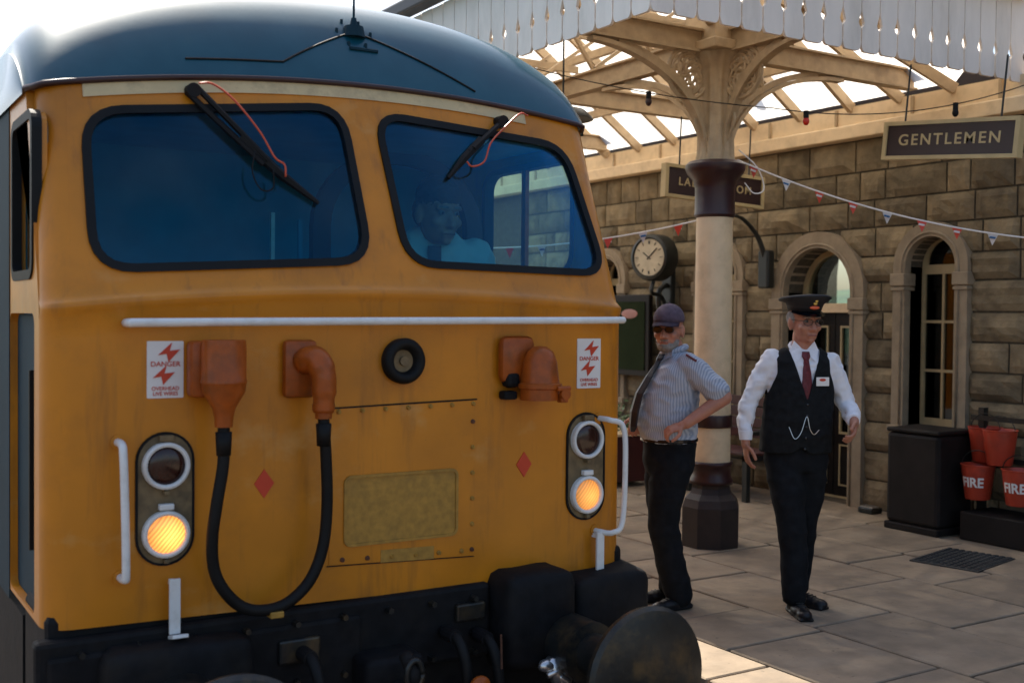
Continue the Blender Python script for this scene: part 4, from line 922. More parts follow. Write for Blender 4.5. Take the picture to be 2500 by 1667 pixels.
# bunting
def bunting(label, a, b, s, n, m=8):
    t = thing('bunting', a, label, 'bunting', 'bunting strung along the platform')
    P = droop(a, b, s, n*m); bm = nb(); tube(bm, P, .006, 6); build('cord', bm, 'signwhite', t)
    for k in range(n):
        p = P[k*m+m//2]; d_ = (P[k*m+m//2+1]-P[k*m+m//2]).normalized(); bm = nb(); w2, h2 = .038, .085
        tw = random.uniform(-.6, .6); side = Vector((-d_.y, d_.x, 0)).normalized()
        pts = [p-d_*w2, p+d_*w2, p-Vector((0, 0, h2))+side*.03*tw]
        v = [bm.verts.new(q) for q in pts]+[bm.verts.new(q+side*.002) for q in pts]
        bm.faces.new(v[:3]); bm.faces.new(v[:2:-1])
        for i in range(3): bm.faces.new((v[i], v[(i+1) % 3], v[3+(i+1) % 3], v[3+i]))
        fl = build('pennant', bm, 'flagwhite' if k % 3 == 1 else 'red', t)
        bm = nb(); q0 = p-Vector((0, 0, .03)); bar(bm, q0-d_*w2*.6-side*.004, q0+d_*w2*.5-side*.004, .010, .014); build('stripe', bm, 'flagwhite' if k % 3 != 1 else 'bulbblue', fl)
bunting('white cord of small pennants running from the column towards the right edge', (5.97, 6.33, 2.92), (7.45, 4.75, 2.30), .10, 9)
bunting('white cord of small pennants running from the column behind the locomotive cab', (5.72, 6.5, 2.46), (4.6, 8.1, 2.28), .06, 7)
# bin and fire buckets
bn = thing('litter_bin', (7.85, 5.98, 0), 'tall dark square litter bin standing against the wall under the window', 'bin', rotz=0)
bm = nb(); b2(bm, -.26, .2, -.255, .27, .0, .06, .01); build('bin_base', bm, 'bin', bn, local=True)
bm = nb(); b2(bm, -.25, .19, -.245, .26, .061, .80, .03); build('bin_body', bm, 'bin', bn, local=True)
bm = nb(); b2(bm, -.255, .195, -.25, .265, .803, .84, .015); build('bin_lid', bm, 'bin', bn, local=True)
rk = thing('bucket_rack', (8.0, 5.35, 0), 'dark two tier stand carrying the red fire buckets', 'stand')
bm = nb(); b2(bm, 8.06, 8.12, 4.55, 4.60, 0, 1.02); build('rack_post', bm, 'iron', rk)
bm = nb(); b2(bm, 8.06, 8.12, 5.66, 5.71, 0, 1.02); build('rack_post', bm, 'iron', rk)
bm = nb(); b2(bm, 8.03, 8.055, 4.5, 5.76, .60, .64); build('rack_rail', bm, 'iron', rk)
bm = nb(); b2(bm, 8.03, 8.055, 4.5, 5.76, .92, .96); build('rack_rail', bm, 'iron', rk)
bm = nb(); b2(bm, 7.72, 8.13, 4.5, 5.62, .0, .22, .01); build('rack_plinth', bm, 'bin', rk)
def bucket(loc, label, word=True, rz=0.):
    t = thing('fire_bucket', loc, label, 'bucket', 'red fire buckets on the stand', rotz=rz)
    build('pail', lathe_at((0, 0, 0), [(0, 0), (.092, 0), (.095, .006), (.128, .262), (.134, .268), (.134, .275), (.126, .275), (.118, .26), (.09, .02), (0, .02)], (0, 0, 1), 32), 'bucket', t, local=True, auto=True)
    bm = nb(); tube(bm, [Vector((0, -.130*math.cos(a), .262+.12*math.sin(a))) for a in [math.pi*k/14 for k in range(15)]], .004, 6); build('pail_handle', bm, 'iron', t, local=True)
    if word:
        c = bpy.data.curves.new('f', 'FONT'); c.body = 'FIRE'; c.size = .105; c.extrude = .0006; c.align_x = 'CENTER'; c.align_y = 'CENTER'; c.offset = .003
        o = bpy.data.objects.new('tmp', c); col.objects.link(o); bpy.context.view_layer.update()
        me = bpy.data.meshes.new_from_object(o.evaluated_get(bpy.context.evaluated_depsgraph_get())); bpy.data.objects.remove(o)
        b = bmesh.new(); b.from_mesh(me); bmesh.ops.triangulate(b, faces=b.faces[:]); bmesh.ops.subdivide_edges(b, edges=[e for e in b.edges if e.calc_length() > .015], cuts=3); bmesh.ops.triangulate(b, faces=b.faces[:])
        for v in b.verts:   # wrap the word round the pail, facing -X
            r = .1135+.129*v.co.y+v.co.z; a = -v.co.x*.92/.112; z = .135+v.co.y
            v.co = Vector((-r*math.cos(a), r*math.sin(a), z))
        b.to_mesh(me); b.free(); me.name = 'lettering'; link('lettering', me, 'signwhite', t, local=True)
bucket((7.86, 5.56, .315), 'red fire bucket lettered FIRE beside the bin, lower left of the four', rz=R(12))
bucket((7.86, 5.20, .315), 'red fire bucket lettered FIRE at the right edge, lower right of the four', rz=R(12))
bucket((7.90, 5.40, .60), 'plain red fire bucket with wire handle, upper right of the four', False)
bucket((8.0, 5.60, .60), 'plain red fire bucket in shade, upper left of the four', False)
# foot scraper / bright fitting at the wall foot
ft = thing('boot_scraper', (8.0, 6.8, 0), 'small boot scraper with a bright metal top at the foot of the wall', 'boot scraper')
bm = nb(); b2(bm, 7.98, 8.12, 6.70, 6.86, 0, .05, .01); build('scraper_base', bm, 'iron', ft)
bm = nb(); b2(bm, 8.0, 8.08, 6.71, 6.85, .051, .062); build('scraper_plate', bm, 'silver', ft)
# bench behind the column
bh = thing('bench', (7.6, 8.6, 0), 'dark red slatted platform bench against the wall behind the column', 'bench')
for s in (7.75, 8.55, 9.35):
    bm = nb(); b2(bm, 7.45, 7.50, s-.03, s+.03, 0, .62); b2(bm, 7.92, 7.97, s-.03, s+.03, 0, .95); b2(bm, 7.45, 7.97, s-.03, s+.03, .38, .43); b2(bm, 7.40, 7.92, s-.035, s+.035, .62, .66, .01); build('bench_frame', bm, 'iron', bh)
for k in range(5): bm = nb(); b2(bm, 7.46+k*.09, 7.535+k*.09, 7.7, 9.4, .432, .455, .004); build('slat', bm, 'benchred', bh)
for k in range(4): bm = nb(); b2(bm, 7.89, 7.915, 7.7, 9.4, .55+k*.105, .64+k*.105, .004); build('slat', bm, 'benchred', bh)
# planter
pt = thing('planter', (7.3, 9.9, 0), 'dark red trough planter full of green foliage behind the man in the cap', 'planter')
bm = nb(); b2(bm, 6.9, 7.35, 9.0, 10.6, .05, .52, .02); build('trough', bm, 'benchred', pt)
bm = nb(); b2(bm, 6.88, 7.37, 8.98, 10.62, .521, .55, .005); build('trough_rim', bm, 'cream', pt)
bm = nb()
for k in range(900):
    c = Vector((random.uniform(6.9, 7.35), random.uniform(9.0, 10.6), .52+abs(random.gauss(0, .13)))); r = random.uniform(.02, .045)
    a = Vector((random.gauss(0, 1), random.gauss(0, 1), random.gauss(0, 1))).normalized(); b_ = a.orthogonal().normalized()
    v = [bm.verts.new(c+a*r), bm.verts.new(c+b_*r*.5), bm.verts.new(c-a*r), bm.verts.new(c-b_*r*.5)]; bm.faces.new(v)
me = bpy.data.meshes.new('foliage'); bm.to_mesh(me); bm.free(); tag(link('foliage', me, 'plant', pt), kind='stuff')

# ================================================================== PEOPLE
def fuse(name, bm, voxel, m, parent, it=3, wr=0., ws=9., cut=None, solid=0., local=True):
    me = bpy.data.meshes.new('tmp'); bm.to_mesh(me); bm.free()
    o = bpy.data.objects.new('tmp', me); col.objects.link(o)
    md = o.modifiers.new('r', 'REMESH'); md.mode = 'VOXEL'; md.voxel_size = voxel; md.adaptivity = 0
    bpy.context.view_layer.update(); m2 = bpy.data.meshes.new_from_object(o.evaluated_get(bpy.context.evaluated_depsgraph_get()))
    bpy.data.objects.remove(o); b = bmesh.new(); b.from_mesh(m2)
    for _ in range(it): bmesh.ops.smooth_vert(b, verts=b.verts, factor=.5, use_axis_x=True, use_axis_y=True, use_axis_z=True)
    if wr:
        b.normal_update()
        mv = []
        for v in b.verts:
            p = v.co; n_ = noise.noise(Vector((p.x*ws, p.y*ws, p.z*ws*1.7)))+.6*noise.noise(Vector((p.x*ws*2.3+5, p.y*ws*2.3, p.z*ws*3.1)))
            n_ = 1-abs(n_)*2.2 if n_ > -1 else 0
            mv.append((v, v.normal*wr*(n_-.5)))
        for v, d in mv: v.co += d
    if cut:
        bmesh.ops.delete(b, geom=[f for f in b.faces if cut(f.calc_center_median())], context='FACES')
    if cut:
        for _ in range(10):
            bv = [(v, [e.other_vert(v) for e in v.link_edges if e.is_boundary]) for v in b.verts if v.is_boundary]
            nc_ = [(v, (v.co+sum((n.co for n in ns), Vector()))/(1+len(ns))) for v, ns in bv if ns]
            for v, c in nc_: v.co = c
    if solid: bmesh.ops.solidify(b, geom=b.faces[:], thickness=solid)
    b.to_mesh(m2); b.free(); m2.name = name
    return link(name, m2, m, parent, smooth=True, local=local)
def rings(bm, rr, n=28, p=2.3):
    prev = None; first = None
    for (cx, cy, z, rx, ry) in rr:
        vs = []
        for k in range(n):
            a = 2*math.pi*k/n; c, s = math.cos(a), math.sin(a)
            vs.append(bm.verts.new((cx+rx*math.copysign(abs(c)**(2/p), c), cy+ry*math.copysign(abs(s)**(2/p), s), z)))
        if prev:
            for k in range(n): bm.faces.new((prev[k], prev[(k+1) % n], vs[(k+1) % n], vs[k]))
        else: first = vs
        prev = vs
    bm.faces.new(first[::-1]); bm.faces.new(prev)
def limb(bm, pts, rs):
    for i in range(len(pts)-1): caps(bm, pts[i], pts[i+1], rs[i], rs[i+1])
def head(bm, c, yaw, pitch=0., k=1.):
    n0 = len(bm.verts); b = nb()
    ell(b, (0, .012, .035), (.076, .097, .092), n=24); ell(b, (0, -.018, -.03), (.066, .076, .085), n=24); ell(b, (0, -.028, -.076), (.054, .056, .038), n=20); ell(b, (0, -.075, -.096), (.022, .018, .018))
    caps(b, (0, -.088, .005), (0, -.112, -.034), .008, .0135); ell(b, (-.013, -.100, -.038), .0095); ell(b, (.013, -.100, -.038), .0095)
    for s in (-1, 1):
        caps(b, (s*.012, -.087, .026), (s*.048, -.074, .026), .0095, .010); ell(b, (s*.040, -.062, -.028), (.026, .026, .022)); ell(b, (s*.079, .014, -.008), (.010, .021, .033), Matrix.Rotation(R(s*-14), 3, 'Z')); ell(b, (s*.079, .010, -.035), (.008, .012, .014))
    caps(b, (-.022, -.089, -.064), (.022, -.089, -.064), .0065); caps(b, (-.018, -.088, -.074), (.018, -.088, -.074), .008)
    mt = Matrix.Translation(c) @ Matrix.Rotation(yaw, 4, 'Z') @ Matrix.Rotation(pitch, 4, 'X') @ Matrix.Scale(k, 4)
    me = bpy.data.meshes.new('t'); b.transform(mt); b.to_mesh(me); b.free(); bm.from_mesh(me); bpy.data.meshes.remove(me)
    return mt
def hand(bm, wrist, D, N, thumb=1., curl=.35, k=1.):
    W = Vector(wrist); D = Vector(D).normalized(); N = Vector(N); N = (N-D*N.dot(D)).normalized(); S = D.cross(N)*thumb
    rot = Matrix((S, D, N)).transposed()
    ell(bm, W+D*.052*k, (.040*k, .052*k, .016*k), rot, 14); caps(bm, W-D*.01, W+D*.02*k, .026*k, .027*k)
    for i, (o, l) in enumerate(((.030, .072), (.010, .080), (-.010, .075), (-.029, .060))):
        p = W+D*.088*k+S*o*k; d = (D+S*o*1.6).normalized(); r = .0092*k
        for j, f in enumerate((.45, .32, .25)):
            ang = curl*(.6+j*.75); dd = d*math.cos(ang)+N*math.sin(ang); q = p+dd*l*f*k*1.0; caps(bm, p, q, r, r*.92, 8); p = q; r *= .92
    p = W+D*.030*k+S*.030*k; 
    for d_, l in (((S*.75+D*.6+N*.35).normalized(), .040), ((S*.25+D*.9+N*.35).normalized(), .030), ((D*.95+N*.3).normalized(), .024)):
        q = p+d_*l*k; caps(bm, p, q, .012*k, .0105*k, 8); p = q
def place(m, mt, b): b.transform(mt); return b
def face_bits(mt, parent, glasses=None):
    for s in (-1, 1):
        b = nb(); ell(b, (s*.031, -.0765, .008), (.0135, .010, .009)); e = build('eye', place(0, mt, b), 'eye', parent, smooth=True, local=True)
        b = nb(); ell(b, (s*.031, -.0855, .008), (.0055, .003, .0055)); build('iris', place(0, mt, b), 'iron', e, smooth=True, local=True)
        b = nb(); caps(b, (s*.016, -.094, .030), (s*.046, -.083, .030), .004, .003, 8); build('eyebrow', place(0, mt, b), 'hair', parent, smooth=True, local=True)
    b = nb(); caps(b, (-.022, -.0955, -.068), (.022, -.0955, -.068), .0035, n=8); build('lips', place(0, mt, b), 'lips', parent, smooth=True, local=True)
    if glasses:
        b = nb()
        for s in (-1, 1):
            tube(b, [Vector((s*.034+.026*math.cos(a), -.104+abs(math.cos(a))*0+.006*(1 if s*math.cos(a) > 0 else 0)*abs(math.cos(a)), .004+.019*math.sin(a))) for a in [2*math.pi*k/20 for k in range(21)]], .0018, 5)
            tube(b, [Vector((s*.060, -.099, .010)), Vector((s*.080, .0, .012))], .0016, 5)
        tube(b, [Vector((-.009, -.105, .008)), Vector((.009, -.105, .008))], .0018, 5)
        g = build('glasses', place(0, mt, b), 'iron', parent, local=True)
        for s in (-1, 1):
            b = nb(); ell(b, (s*.034, -.1035, .004), (.025, .0015, .018)); build('lens', place(0, mt, b), glasses, g, smooth=True, local=True)
def shoe(name, ankle, yaw, parent, pitch=0., k=1.):
    b = nb(); ell(b, (0, .02, .045), (.042, .055, .05)); ell(b, (0, -.07, .032), (.047, .085, .034)); ell(b, (0, -.14, .028), (.040, .055, .028)); box(b, (0, -.06, .008), (.082, .25, .016), None, .006); box(b, (0, .045, .012), (.07, .06, .024), None, .006)
    mt = Matrix.Translation(ankle) @ Matrix.Rotation(yaw, 4, 'Z') @ Matrix.Rotation(pitch, 4, 'X') @ Matrix.Scale(k, 4); b.transform(mt)
    s = fuse(name, b, .006, 'shoe', parent, 2)
    b = nb()
    for j in range(3): caps(b, (-.018, -.065-.022*j, .069-.004*j), (.018, -.065-.022*j, .069-.004*j), .003, n=6)
    b.transform(mt); build('shoe_lace', b, 'iron', s, local=True)
CAMYAW = -0.5606
# ---- conductor walking
p1 = thing('person', (5.00, 4.76, 0), 'man walking in black waistcoat, white shirt, maroon tie and peaked cap', 'person', rotz=CAMYAW)
p1.scale = (1.03, 1.03, 1.035)
b = nb(); HM = head(b, (.028, -.02, 1.650), R(14), R(3), 1.04)
limb(b, [(.02, .0, 1.40), (.024, -.005, 1.57)], [.062, .060])
rings(b, [(0, 0, .86, .14, .09), (.0, 0, 1.0, .15, .10), (.01, 0, 1.2, .14, .09), (.01, 0, 1.42, .15, .08), (.015, 0, 1.47, .07, .05)])
limb(b, [(-.155, 0, 1.43), (-.275, .02, 1.19), (-.305, -.03, .97)], [.036, .034, .028]); limb(b, [(.18, 0, 1.42), (.290, .03, 1.17), (.272, -.17, 1.10)], [.036, .034, .028])
hand(b, (-.305, -.035, .965), (.05, -.12, -1), (1, .1, 0), 1, .45, 1.0); hand(b, (.268, -.20, 1.095), (-.22, -.62, -.75), (-1, .1, .2), -1, .75, 1.0)
limb(b, [(-.09, 0, .88), (-.03, -.06, .5), (-.012, -.10, .09)], [.075, .05, .035]); limb(b, [(.08, 0, .88), (.04, .05, .5), (.035, .10, .09)], [.075, .05, .035])
body1 = fuse('body', b, .0055, 'skin', p1, 2)
face_bits(HM, p1, 'spectacle')
b = nb()
for s in (-1, 1): ell(b, (s*.068, .03, .02), (.016, .05, .042))
ell(b, (0, .075, .0), (.06, .035, .06)); b.transform(HM); fuse('hair', b, .006, 'hair', p1, 1, .003, 60)
# shirt
b = nb(); rings(b, [(.0, 0, .93, .17, .115), (.0, 0, 1.1, .175, .12), (.01, 0, 1.3, .18, .115), (.012, 0, 1.42, .185, .10), (.015, 0, 1.465, .145, .08), (.02, 0, 1.500, .075, .062)])
limb(b, [(-.155, 0, 1.435), (-.215, .01, 1.33), (-.280, .02, 1.18), (-.302, -.005, 1.08), (-.303, -.03, 1.0)], [.060, .058, .054, .049, .037])
limb(b, [(.180, 0, 1.43), (.225, .015, 1.33), (.290, .03, 1.17), (.292, -.06, 1.13), (.272, -.155, 1.108)], [.058, .058, .055, .051, .040])
sh1 = fuse('shirt', b, .0085, 'shirt_white', p1, 3, .009, 8)
b = nb()
for s in (-1, 1):
    q = [(.021, -.072, 1.480), (.021+s*.058, -.045, 1.542), (.021+s*.080, -.052, 1.49), (.021+s*.052, -.100, 1.425)]
    v = [b.verts.new(p) for p in q]+[b.verts.new(Vector(p)+Vector((0, .008, 0))) for p in q]
    for f in ((0, 1, 2, 3), (7, 6, 5, 4), (0, 4, 5, 1), (1, 5, 6, 2), (2, 6, 7, 3), (3, 7, 4, 0)): b.faces.new([v[i] for i in f])
ring_ = [Vector((.021+.070*math.cos(a), -.002+.058*math.sin(a), 1.508+.028*math.sin(a))) for a in [2*math.pi*k/24 for k in range(25)]]
tube(b, ring_, .012, 8, 1.0); build('collar', b, 'shirt_white', sh1, local=True)
for c, d_ in (((-.304, -.033, .985), (0, -.1, -1)), ((.270, -.175, 1.104), (-.1, -1, -.2))):
    b = nb(); cyl(b, Vector(c)-Vector(d_).normalized()*.035, Vector(c)+Vector(d_).normalized()*.012, .041, .036, 18); build('cuff', b, 'shirt_white', sh1, local=True, auto=True)
# waistcoat
b = nb(); rings(b, [(-.012, 0, .90, .205, .14), (-.01, -.004, 1.0, .205, .148), (-.003, -.006, 1.1, .20, .145), (.008, -.003, 1.25, .197, .133), (.012, 0, 1.36, .195, .122), (.013, 0, 1.43, .185, .105), (.016, 0, 1.475, .145, .088), (.018, 0, 1.505, .10, .078)])
def vcut(c):
    x = c.x-.02
    if c.z > 1.495 and abs(x) < .085: return True
    if c.y < 0 and abs(x) < (c.z-1.205)*.315: return True
    if c.y < 0 and c.z < .95-abs(c.x+.01)*.9+.0 and abs(c.x+.01) < .045: return True
    if c.z < .905: return True
    if abs(c.x-.012) > .150+max(0, 1.36-c.z)*.38: return True
    return False
vs1 = fuse('waistcoat', b, .0065, 'vest', p1, 3, .004, 7, vcut, .006)
for k in range(5):
    b = nb(); z = 1.185-k*.062; ell(b, (.021-.004*k, -.146-.004*min(k, 3)+(.004 if k == 0 else 0), z), (.008, .004, .008)); build('button', b, 'peak', vs1, smooth=True, local=True)
b = nb(); tube(b, spline([(-.085, -.150, 1.06), (-.055, -.162, .995), (-.02, -.165, 1.03), (.012, -.160, 1.12), (.03, -.165, 1.05), (.055, -.160, 1.02), (.085, -.152, 1.045)], 6), .0022, 5); build('watch_chain', b, 'silver', vs1, local=True)
b = nb(); box(b, (.108, -.125, 1.315), (.078, .006, .05), Matrix.Rotation(R(12), 3, 'Z'), .002); bd = build('name_badge', b, 'signwhite', vs1, local=True)
b = nb(); ell(b, (.107, -.1295, 1.325), (.020, .002, .008), Matrix.Rotation(R(12), 3, 'Z')); build('badge_oval', b, 'red', bd, smooth=True, local=True)
# tie
b = nb(); T_ = [(.021, -.088, 1.482, .020), (.021, -.097, 1.455, .024), (.021, -.104, 1.435, .014), (.022, -.118, 1.36, .024), (.022, -.126, 1.28, .030), (.022, -.128, 1.20, .034)]
pr = None
for x, y_, z, w_ in T_:
    cu = [b.verts.new((x+w_*a, y_+d__, z)) for a, d__ in ((-1, .004), (0, -.010), (1, .004), (1, .012), (-1, .012))]
    if pr:
        for i in range(5): b.faces.new((pr[i], pr[(i+1) % 5], cu[(i+1) % 5], cu[i]))
    pr = cu
build('tie', b, 'tie_red', p1, local=True)
# trousers
b = nb(); rings(b, [(0, 0, .80, .165, .115), (-.005, 0, .88, .178, .122), (-.005, 0, .98, .172, .12), (0, 0, 1.02, .165, .115)])
limb(b, [(-.085, 0, .86), (-.065, -.05, .68), (-.045, -.09, .50), (-.035, -.11, .30), (-.026, -.115, .10)], [.108, .100, .084, .080, .074]); limb(b, [(.075, 0, .86), (.075, .03, .68), (.062, .06, .50), (.05, .09, .30), (.035, .11, .10)], [.108, .100, .084, .078, .072])
fuse('trousers', b, .010, 'trouser', p1, 5, .007, 3.5)
shoe('shoe', (-.022, -.115, .0), R(4), p1, 0, 1.06); shoe('shoe', (.04, .10, .0), R(40), p1, 0, 1.06)
# cap
b = nb(); rr_ = [(.088, .062), (.094, .085), (.100, .10), (.138, .122), (.140, .130), (.125, .138), (.06, .146), (0, .148)]; n = 36; pv = None
for i, (r, z) in enumerate(rr_):
    v = [b.verts.new((r*math.cos(2*math.pi*k/n), .008+r*1.12*math.sin(2*math.pi*k/n), z+(.020*(-math.sin(2*math.pi*k/n))*(r/.14) if i > 2 else 0))) for k in range(n)] if r > 0 else [b.verts.new((0, .008, z))]
    if pv:
        for k in range(n): b.faces.new((pv[k], pv[(k+1) % n], v[(k+1) % n], v[k]) if r > 0 else (pv[k], pv[(k+1) % n], v[0]))
    else: b.faces.new(v[::-1])
    pv = v
b.transform(HM); cp = build('peaked_cap', b, 'capblack', p1, local=True, smooth=True)
b = nb(); pv = None
for i in range(6):
    t = i/5; v = []
    for k in range(17):
        a = math.pi*(1.06+.88*k/16); rx = .088+.010*t; ry = .100+.052*t; v.append(b.verts.new((rx*math.cos(a), .008+ry*math.sin(a), .062-.026*t*abs(math.sin(a))**.6)))
    if pv:
        for k in range(16): b.faces.new((pv[k], pv[k+1], v[k+1], v[k]))
    pv = v
bmesh.ops.solidify(b, geom=b.faces[:], thickness=.004); b.transform(HM); build('cap_peak', b, 'peak', cp, local=True, smooth=True)
b = nb(); ell(b, (0, -.112, .106), (.013, .005, .010)); ell(b, (0, -.124, .122), (.010, .004, .012)); ell(b, (0, -.128, .137), (.006, .004, .006)); b.transform(HM); build('cap_badge', b, 'gold', cp, local=True, smooth=True)
b = nb(); ell(b, (0, -.104, .083), (.030, .006, .010)); b.transform(HM); build('cap_oval', b, 'orangebadge', cp, local=True, smooth=True)

# ---- man with hands on hips
p2 = thing('person', (4.413, 5.183, 0), 'man in striped short sleeved shirt, dark tie and baseball cap, hands at his waist', 'person', rotz=CAMYAW)
b = nb(); HM2 = head(b, (-.050, -.03, 1.655), R(-24), R(2), 1.06)
limb(b, [(.015, .0, 1.42), (-.025, -.005, 1.56)], [.066, .064])
rings(b, [(-.03, 0, .88, .12, .13), (-.05, 0, 1.1, .14, .14), (-.02, 0, 1.3, .13, .15), (.01, 0, 1.42, .10, .15), (.0, 0, 1.46, .06, .08)])
limb(b, [(.07, -.14, 1.42), (.255, -.20, 1.265), (.03, -.245, 1.115)], [.05, .047, .032]); hand(b, (.02, -.245, 1.11), (-1, -.05, -.35), (.2, .5, -.9), 1, .9, 1.0)
limb(b, [(-.04, .17, 1.40), (-.12, .33, 1.2), (-.22, .12, 1.14)], [.048, .042, .03]); hand(b, (-.225, .08, 1.13), (-.15, -.8, -.5), (0, .3, -.9), -1, .8, 1.0)
limb(b, [(-.02, -.08, .88), (-.08, -.08, .5), (.03, -.08, .09)], [.075, .05, .035]); limb(b, [(-.05, .08, .88), (-.05, .10, .5), (.0, .10, .09)], [.075, .05, .035])
fuse('body', b, .0055, 'skin', p2, 2)
face_bits(HM2, p2, 'sunglass')
b = nb(); ell(b, (0, -.052, -.092), (.050, .048, .034)); ell(b, (0, -.083, -.056), (.030, .018, .007))
for s in (-1, 1): ell(b, (s*.050, -.018, -.068), (.014, .042, .034))
ell(b, (0, .07, -.01), (.062, .035, .055)); b.transform(HM2); fuse('beard', b, .006, 'hair', p2, 2, .003, 60, lambda c: False)
b = nb(); rings(b, [(-.035, 0, .985, .158, .165), (-.045, 0, 1.05, .178, .175), (-.055, 0, 1.14, .188, .185), (-.04, 0, 1.26, .182, .19), (-.015, 0, 1.37, .155, .195), (.005, 0, 1.44, .125, .185), (.010, 0, 1.485, .095, .125), (.0, 0, 1.525, .070, .072)])
limb(b, [(.06, -.14, 1.445), (.13, -.165, 1.38), (.215, -.19, 1.30)], [.078, .080, .076]); limb(b, [(-.03, .16, 1.42), (-.09, .27, 1.28)], [.075, .072])
sh2 = fuse('striped_shirt', b, .0085, 'stripe', p2, 3, .007, 7)
b = nb(); tube(b, [Vector((-.012+.070*math.cos(a), -.004+.070*math.sin(a), 1.530+.022*math.cos(a))) for a in [2*math.pi*k/24 for k in range(25)]], .019, 8)
for s in (-1, 1):
    q = [(-.078, -.035, 1.515), (-.03, -.085 if s < 0 else .07, 1.555), (-.04, -.115 if s < 0 else .1, 1.50), (-.110, -.09 if s < 0 else .02, 1.462)]
    v = [b.verts.new(p) for p in q]+[b.verts.new(Vector(p)+Vector((.008, .004, 0))) for p in q]
    for f in ((0, 1, 2, 3), (7, 6, 5, 4), (0, 4, 5, 1), (1, 5, 6, 2), (2, 6, 7, 3), (3, 7, 4, 0)): b.faces.new([v[i] for i in f])
build('collar', b, 'stripe', sh2, local=True)
b = nb(); tube(b, [Vector((.03, -.20, 1.512)), Vector((.09, -.215, 1.475))], .007, 6); box(b, (-.115, -.165, 1.325), (.012, .004, .012)); build('shoulder_tab', b, 'tie_red', sh2, local=True)
b = nb(); T_ = [((-.088, -.060, 1.510), .026), ((-.100, -.068, 1.485), .030), ((-.108, -.072, 1.465), .018), ((-.165, -.095, 1.38), .030), ((-.222, -.105, 1.28), .038), ((-.252, -.105, 1.17), .042), ((-.258, -.10, 1.08), .036), ((-.254, -.095, 1.05), .005)]; pr = None
dS = Vector((.45, -.89, 0)); dN = Vector((-.89, -.45, 0))
for p, w_ in T_:
    p = Vector(p)+dN*.014; cu = [b.verts.new(p+dS*w_*a+dN*d__) for a, d__ in ((-1, -.004), (0, .010), (1, -.004), (1, -.014), (-1, -.014))]
    if pr:
        for i in range(5): b.faces.new((pr[i], pr[(i+1) % 5], cu[(i+1) % 5], cu[i]))
    pr = cu
b.faces.new(pr); build('tie', b, 'tie_black', p2, local=True)
b = nb(); rings(b, [(-.035, 0, .80, .145, .155), (-.035, 0, .90, .158, .165), (-.033, 0, .985, .160, .165), (-.033, 0, 1.015, .155, .16)])
limb(b, [(-.025, -.075, .86), (-.06, -.08, .68), (-.072, -.08, .50), (-.03, -.08, .28), (.025, -.08, .09)], [.122, .112, .094, .088, .086]); limb(b, [(-.05, .08, .86), (-.055, .09, .68), (-.045, .10, .50), (-.01, .10, .28), (.01, .10, .09)], [.120, .110, .092, .085, .082])
tr = fuse('trousers', b, .010, 'trouser', p2, 5, .008, 3.5)
b = nb(); tube(b, [Vector((-.034+.160*math.cos(a), .166*math.sin(a), 1.0)) for a in [2*math.pi*k/36 for k in range(37)]], .014, 6); build('belt', b, 'peak', tr, local=True)
shoe('shoe', (.03, -.08, .0), R(-58), p2, 0, 1.05); shoe('shoe', (.0, .11, .0), R(-75), p2, 0, 1.05)
b = nb(); ell(b, (0, .012, .058), (.086, .107, .088), n=28); bmesh.ops.delete(b, geom=[v for v in b.verts if v.co.z < .036], context='VERTS'); bmesh.ops.solidify(b, geom=b.faces[:], thickness=.004); b.transform(HM2); cp2 = build('baseball_cap', b, 'capplum', p2, local=True, smooth=True)
b = nb(); pv = None
for i in range(6):
    t = i/5; v = []
    for k in range(17):
        a = math.pi*(1.14+.72*k/16); v.append(b.verts.new(((.084+.002*t)*math.cos(a), .008+(.098+.075*t)*math.sin(a), .046-.018*t-.012*abs(math.cos(a))*t)))
    if pv:
        for k in range(16): b.faces.new((pv[k], pv[k+1], v[k+1], v[k]))
    pv = v
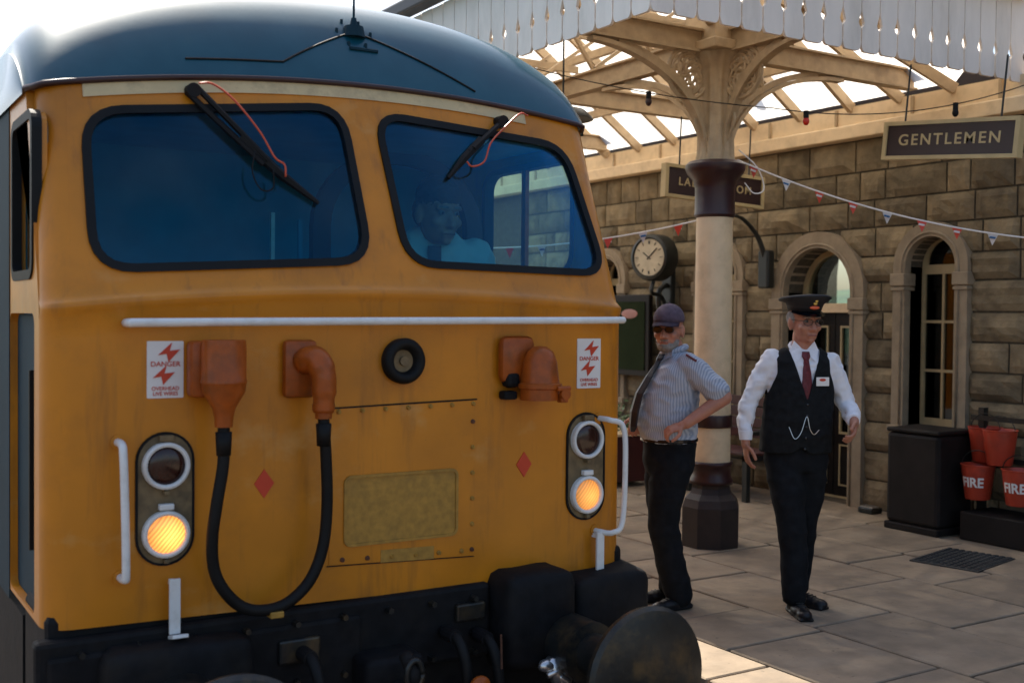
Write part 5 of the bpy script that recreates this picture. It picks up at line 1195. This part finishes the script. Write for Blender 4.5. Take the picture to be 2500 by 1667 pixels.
bmesh.ops.solidify(b, geom=b.faces[:], thickness=.004); b.transform(HM2); build('cap_brim', b, 'capplum', cp2, local=True, smooth=True)
b = nb(); ell(b, (0, .012, .148), .007); b.transform(HM2); build('cap_button', b, 'capplum', cp2, local=True, smooth=True)

# ---- driver in the cab
p3 = thing('person', (2.64, 5.0, .865), 'driver in pale shirt and dark tie seen through the right hand windscreen', 'person', rotz=R(-22))
p3.scale = (1.2, 1.2, 1.2)
b = nb(); HM3 = head(b, (.03, -.10, 1.135), R(24), R(10), 1.08); limb(b, [(.01, 0, 1.0), (.02, -.07, 1.08)], [.065, .06])
rings(b, [(0, 0, .2, .15, .11), (0, 0, .6, .16, .12), (0, 0, .98, .17, .1), (0, 0, 1.03, .07, .05)])
limb(b, [(-.19, 0, .95), (-.28, .03, .70), (-.20, -.10, .60)], [.042, .036, .03]); limb(b, [(.19, 0, .95), (.30, .02, .72), (.32, -.12, .62)], [.042, .036, .03]); hand(b, (-.2, -.12, .60), (0, -1, -.6), (0, -.1, -1), 1, .8); hand(b, (.32, -.14, .61), (.1, -1, -.6), (0, -.1, -1), -1, .8)
fuse('body', b, .0065, 'skin', p3, 2); face_bits(HM3, p3)
b = nb(); ell(b, (0, .016, .058), (.082, .104, .084)); ell(b, (0, .07, .0), (.074, .045, .075)); b.transform(HM3); fuse('hair', b, .006, mat('dark_hair', (.03, .025, .02), .8), p3, 1, .004, 40)
b = nb(); rings(b, [(0, 0, .15, .19, .14), (0, 0, .6, .2, .145), (0, 0, .85, .205, .13), (0, 0, .97, .20, .115), (.0, 0, 1.04, .14, .085), (.01, 0, 1.08, .075, .07)])
limb(b, [(-.19, 0, .97), (-.28, .03, .72), (-.22, -.06, .63)], [.078, .066, .05]); limb(b, [(.19, 0, .97), (.30, .02, .74), (.315, -.08, .645)], [.078, .066, .05])
sh3 = fuse('shirt', b, .010, mat('pale_uniform_shirt', (.52, .55, .50), .8), p3, 3, .012, 7)
b = nb(); bar(b, (.012, -.125, 1.00), (.010, -.175, .60), .055, .01); build('tie', b, 'tie_black', p3, local=True)
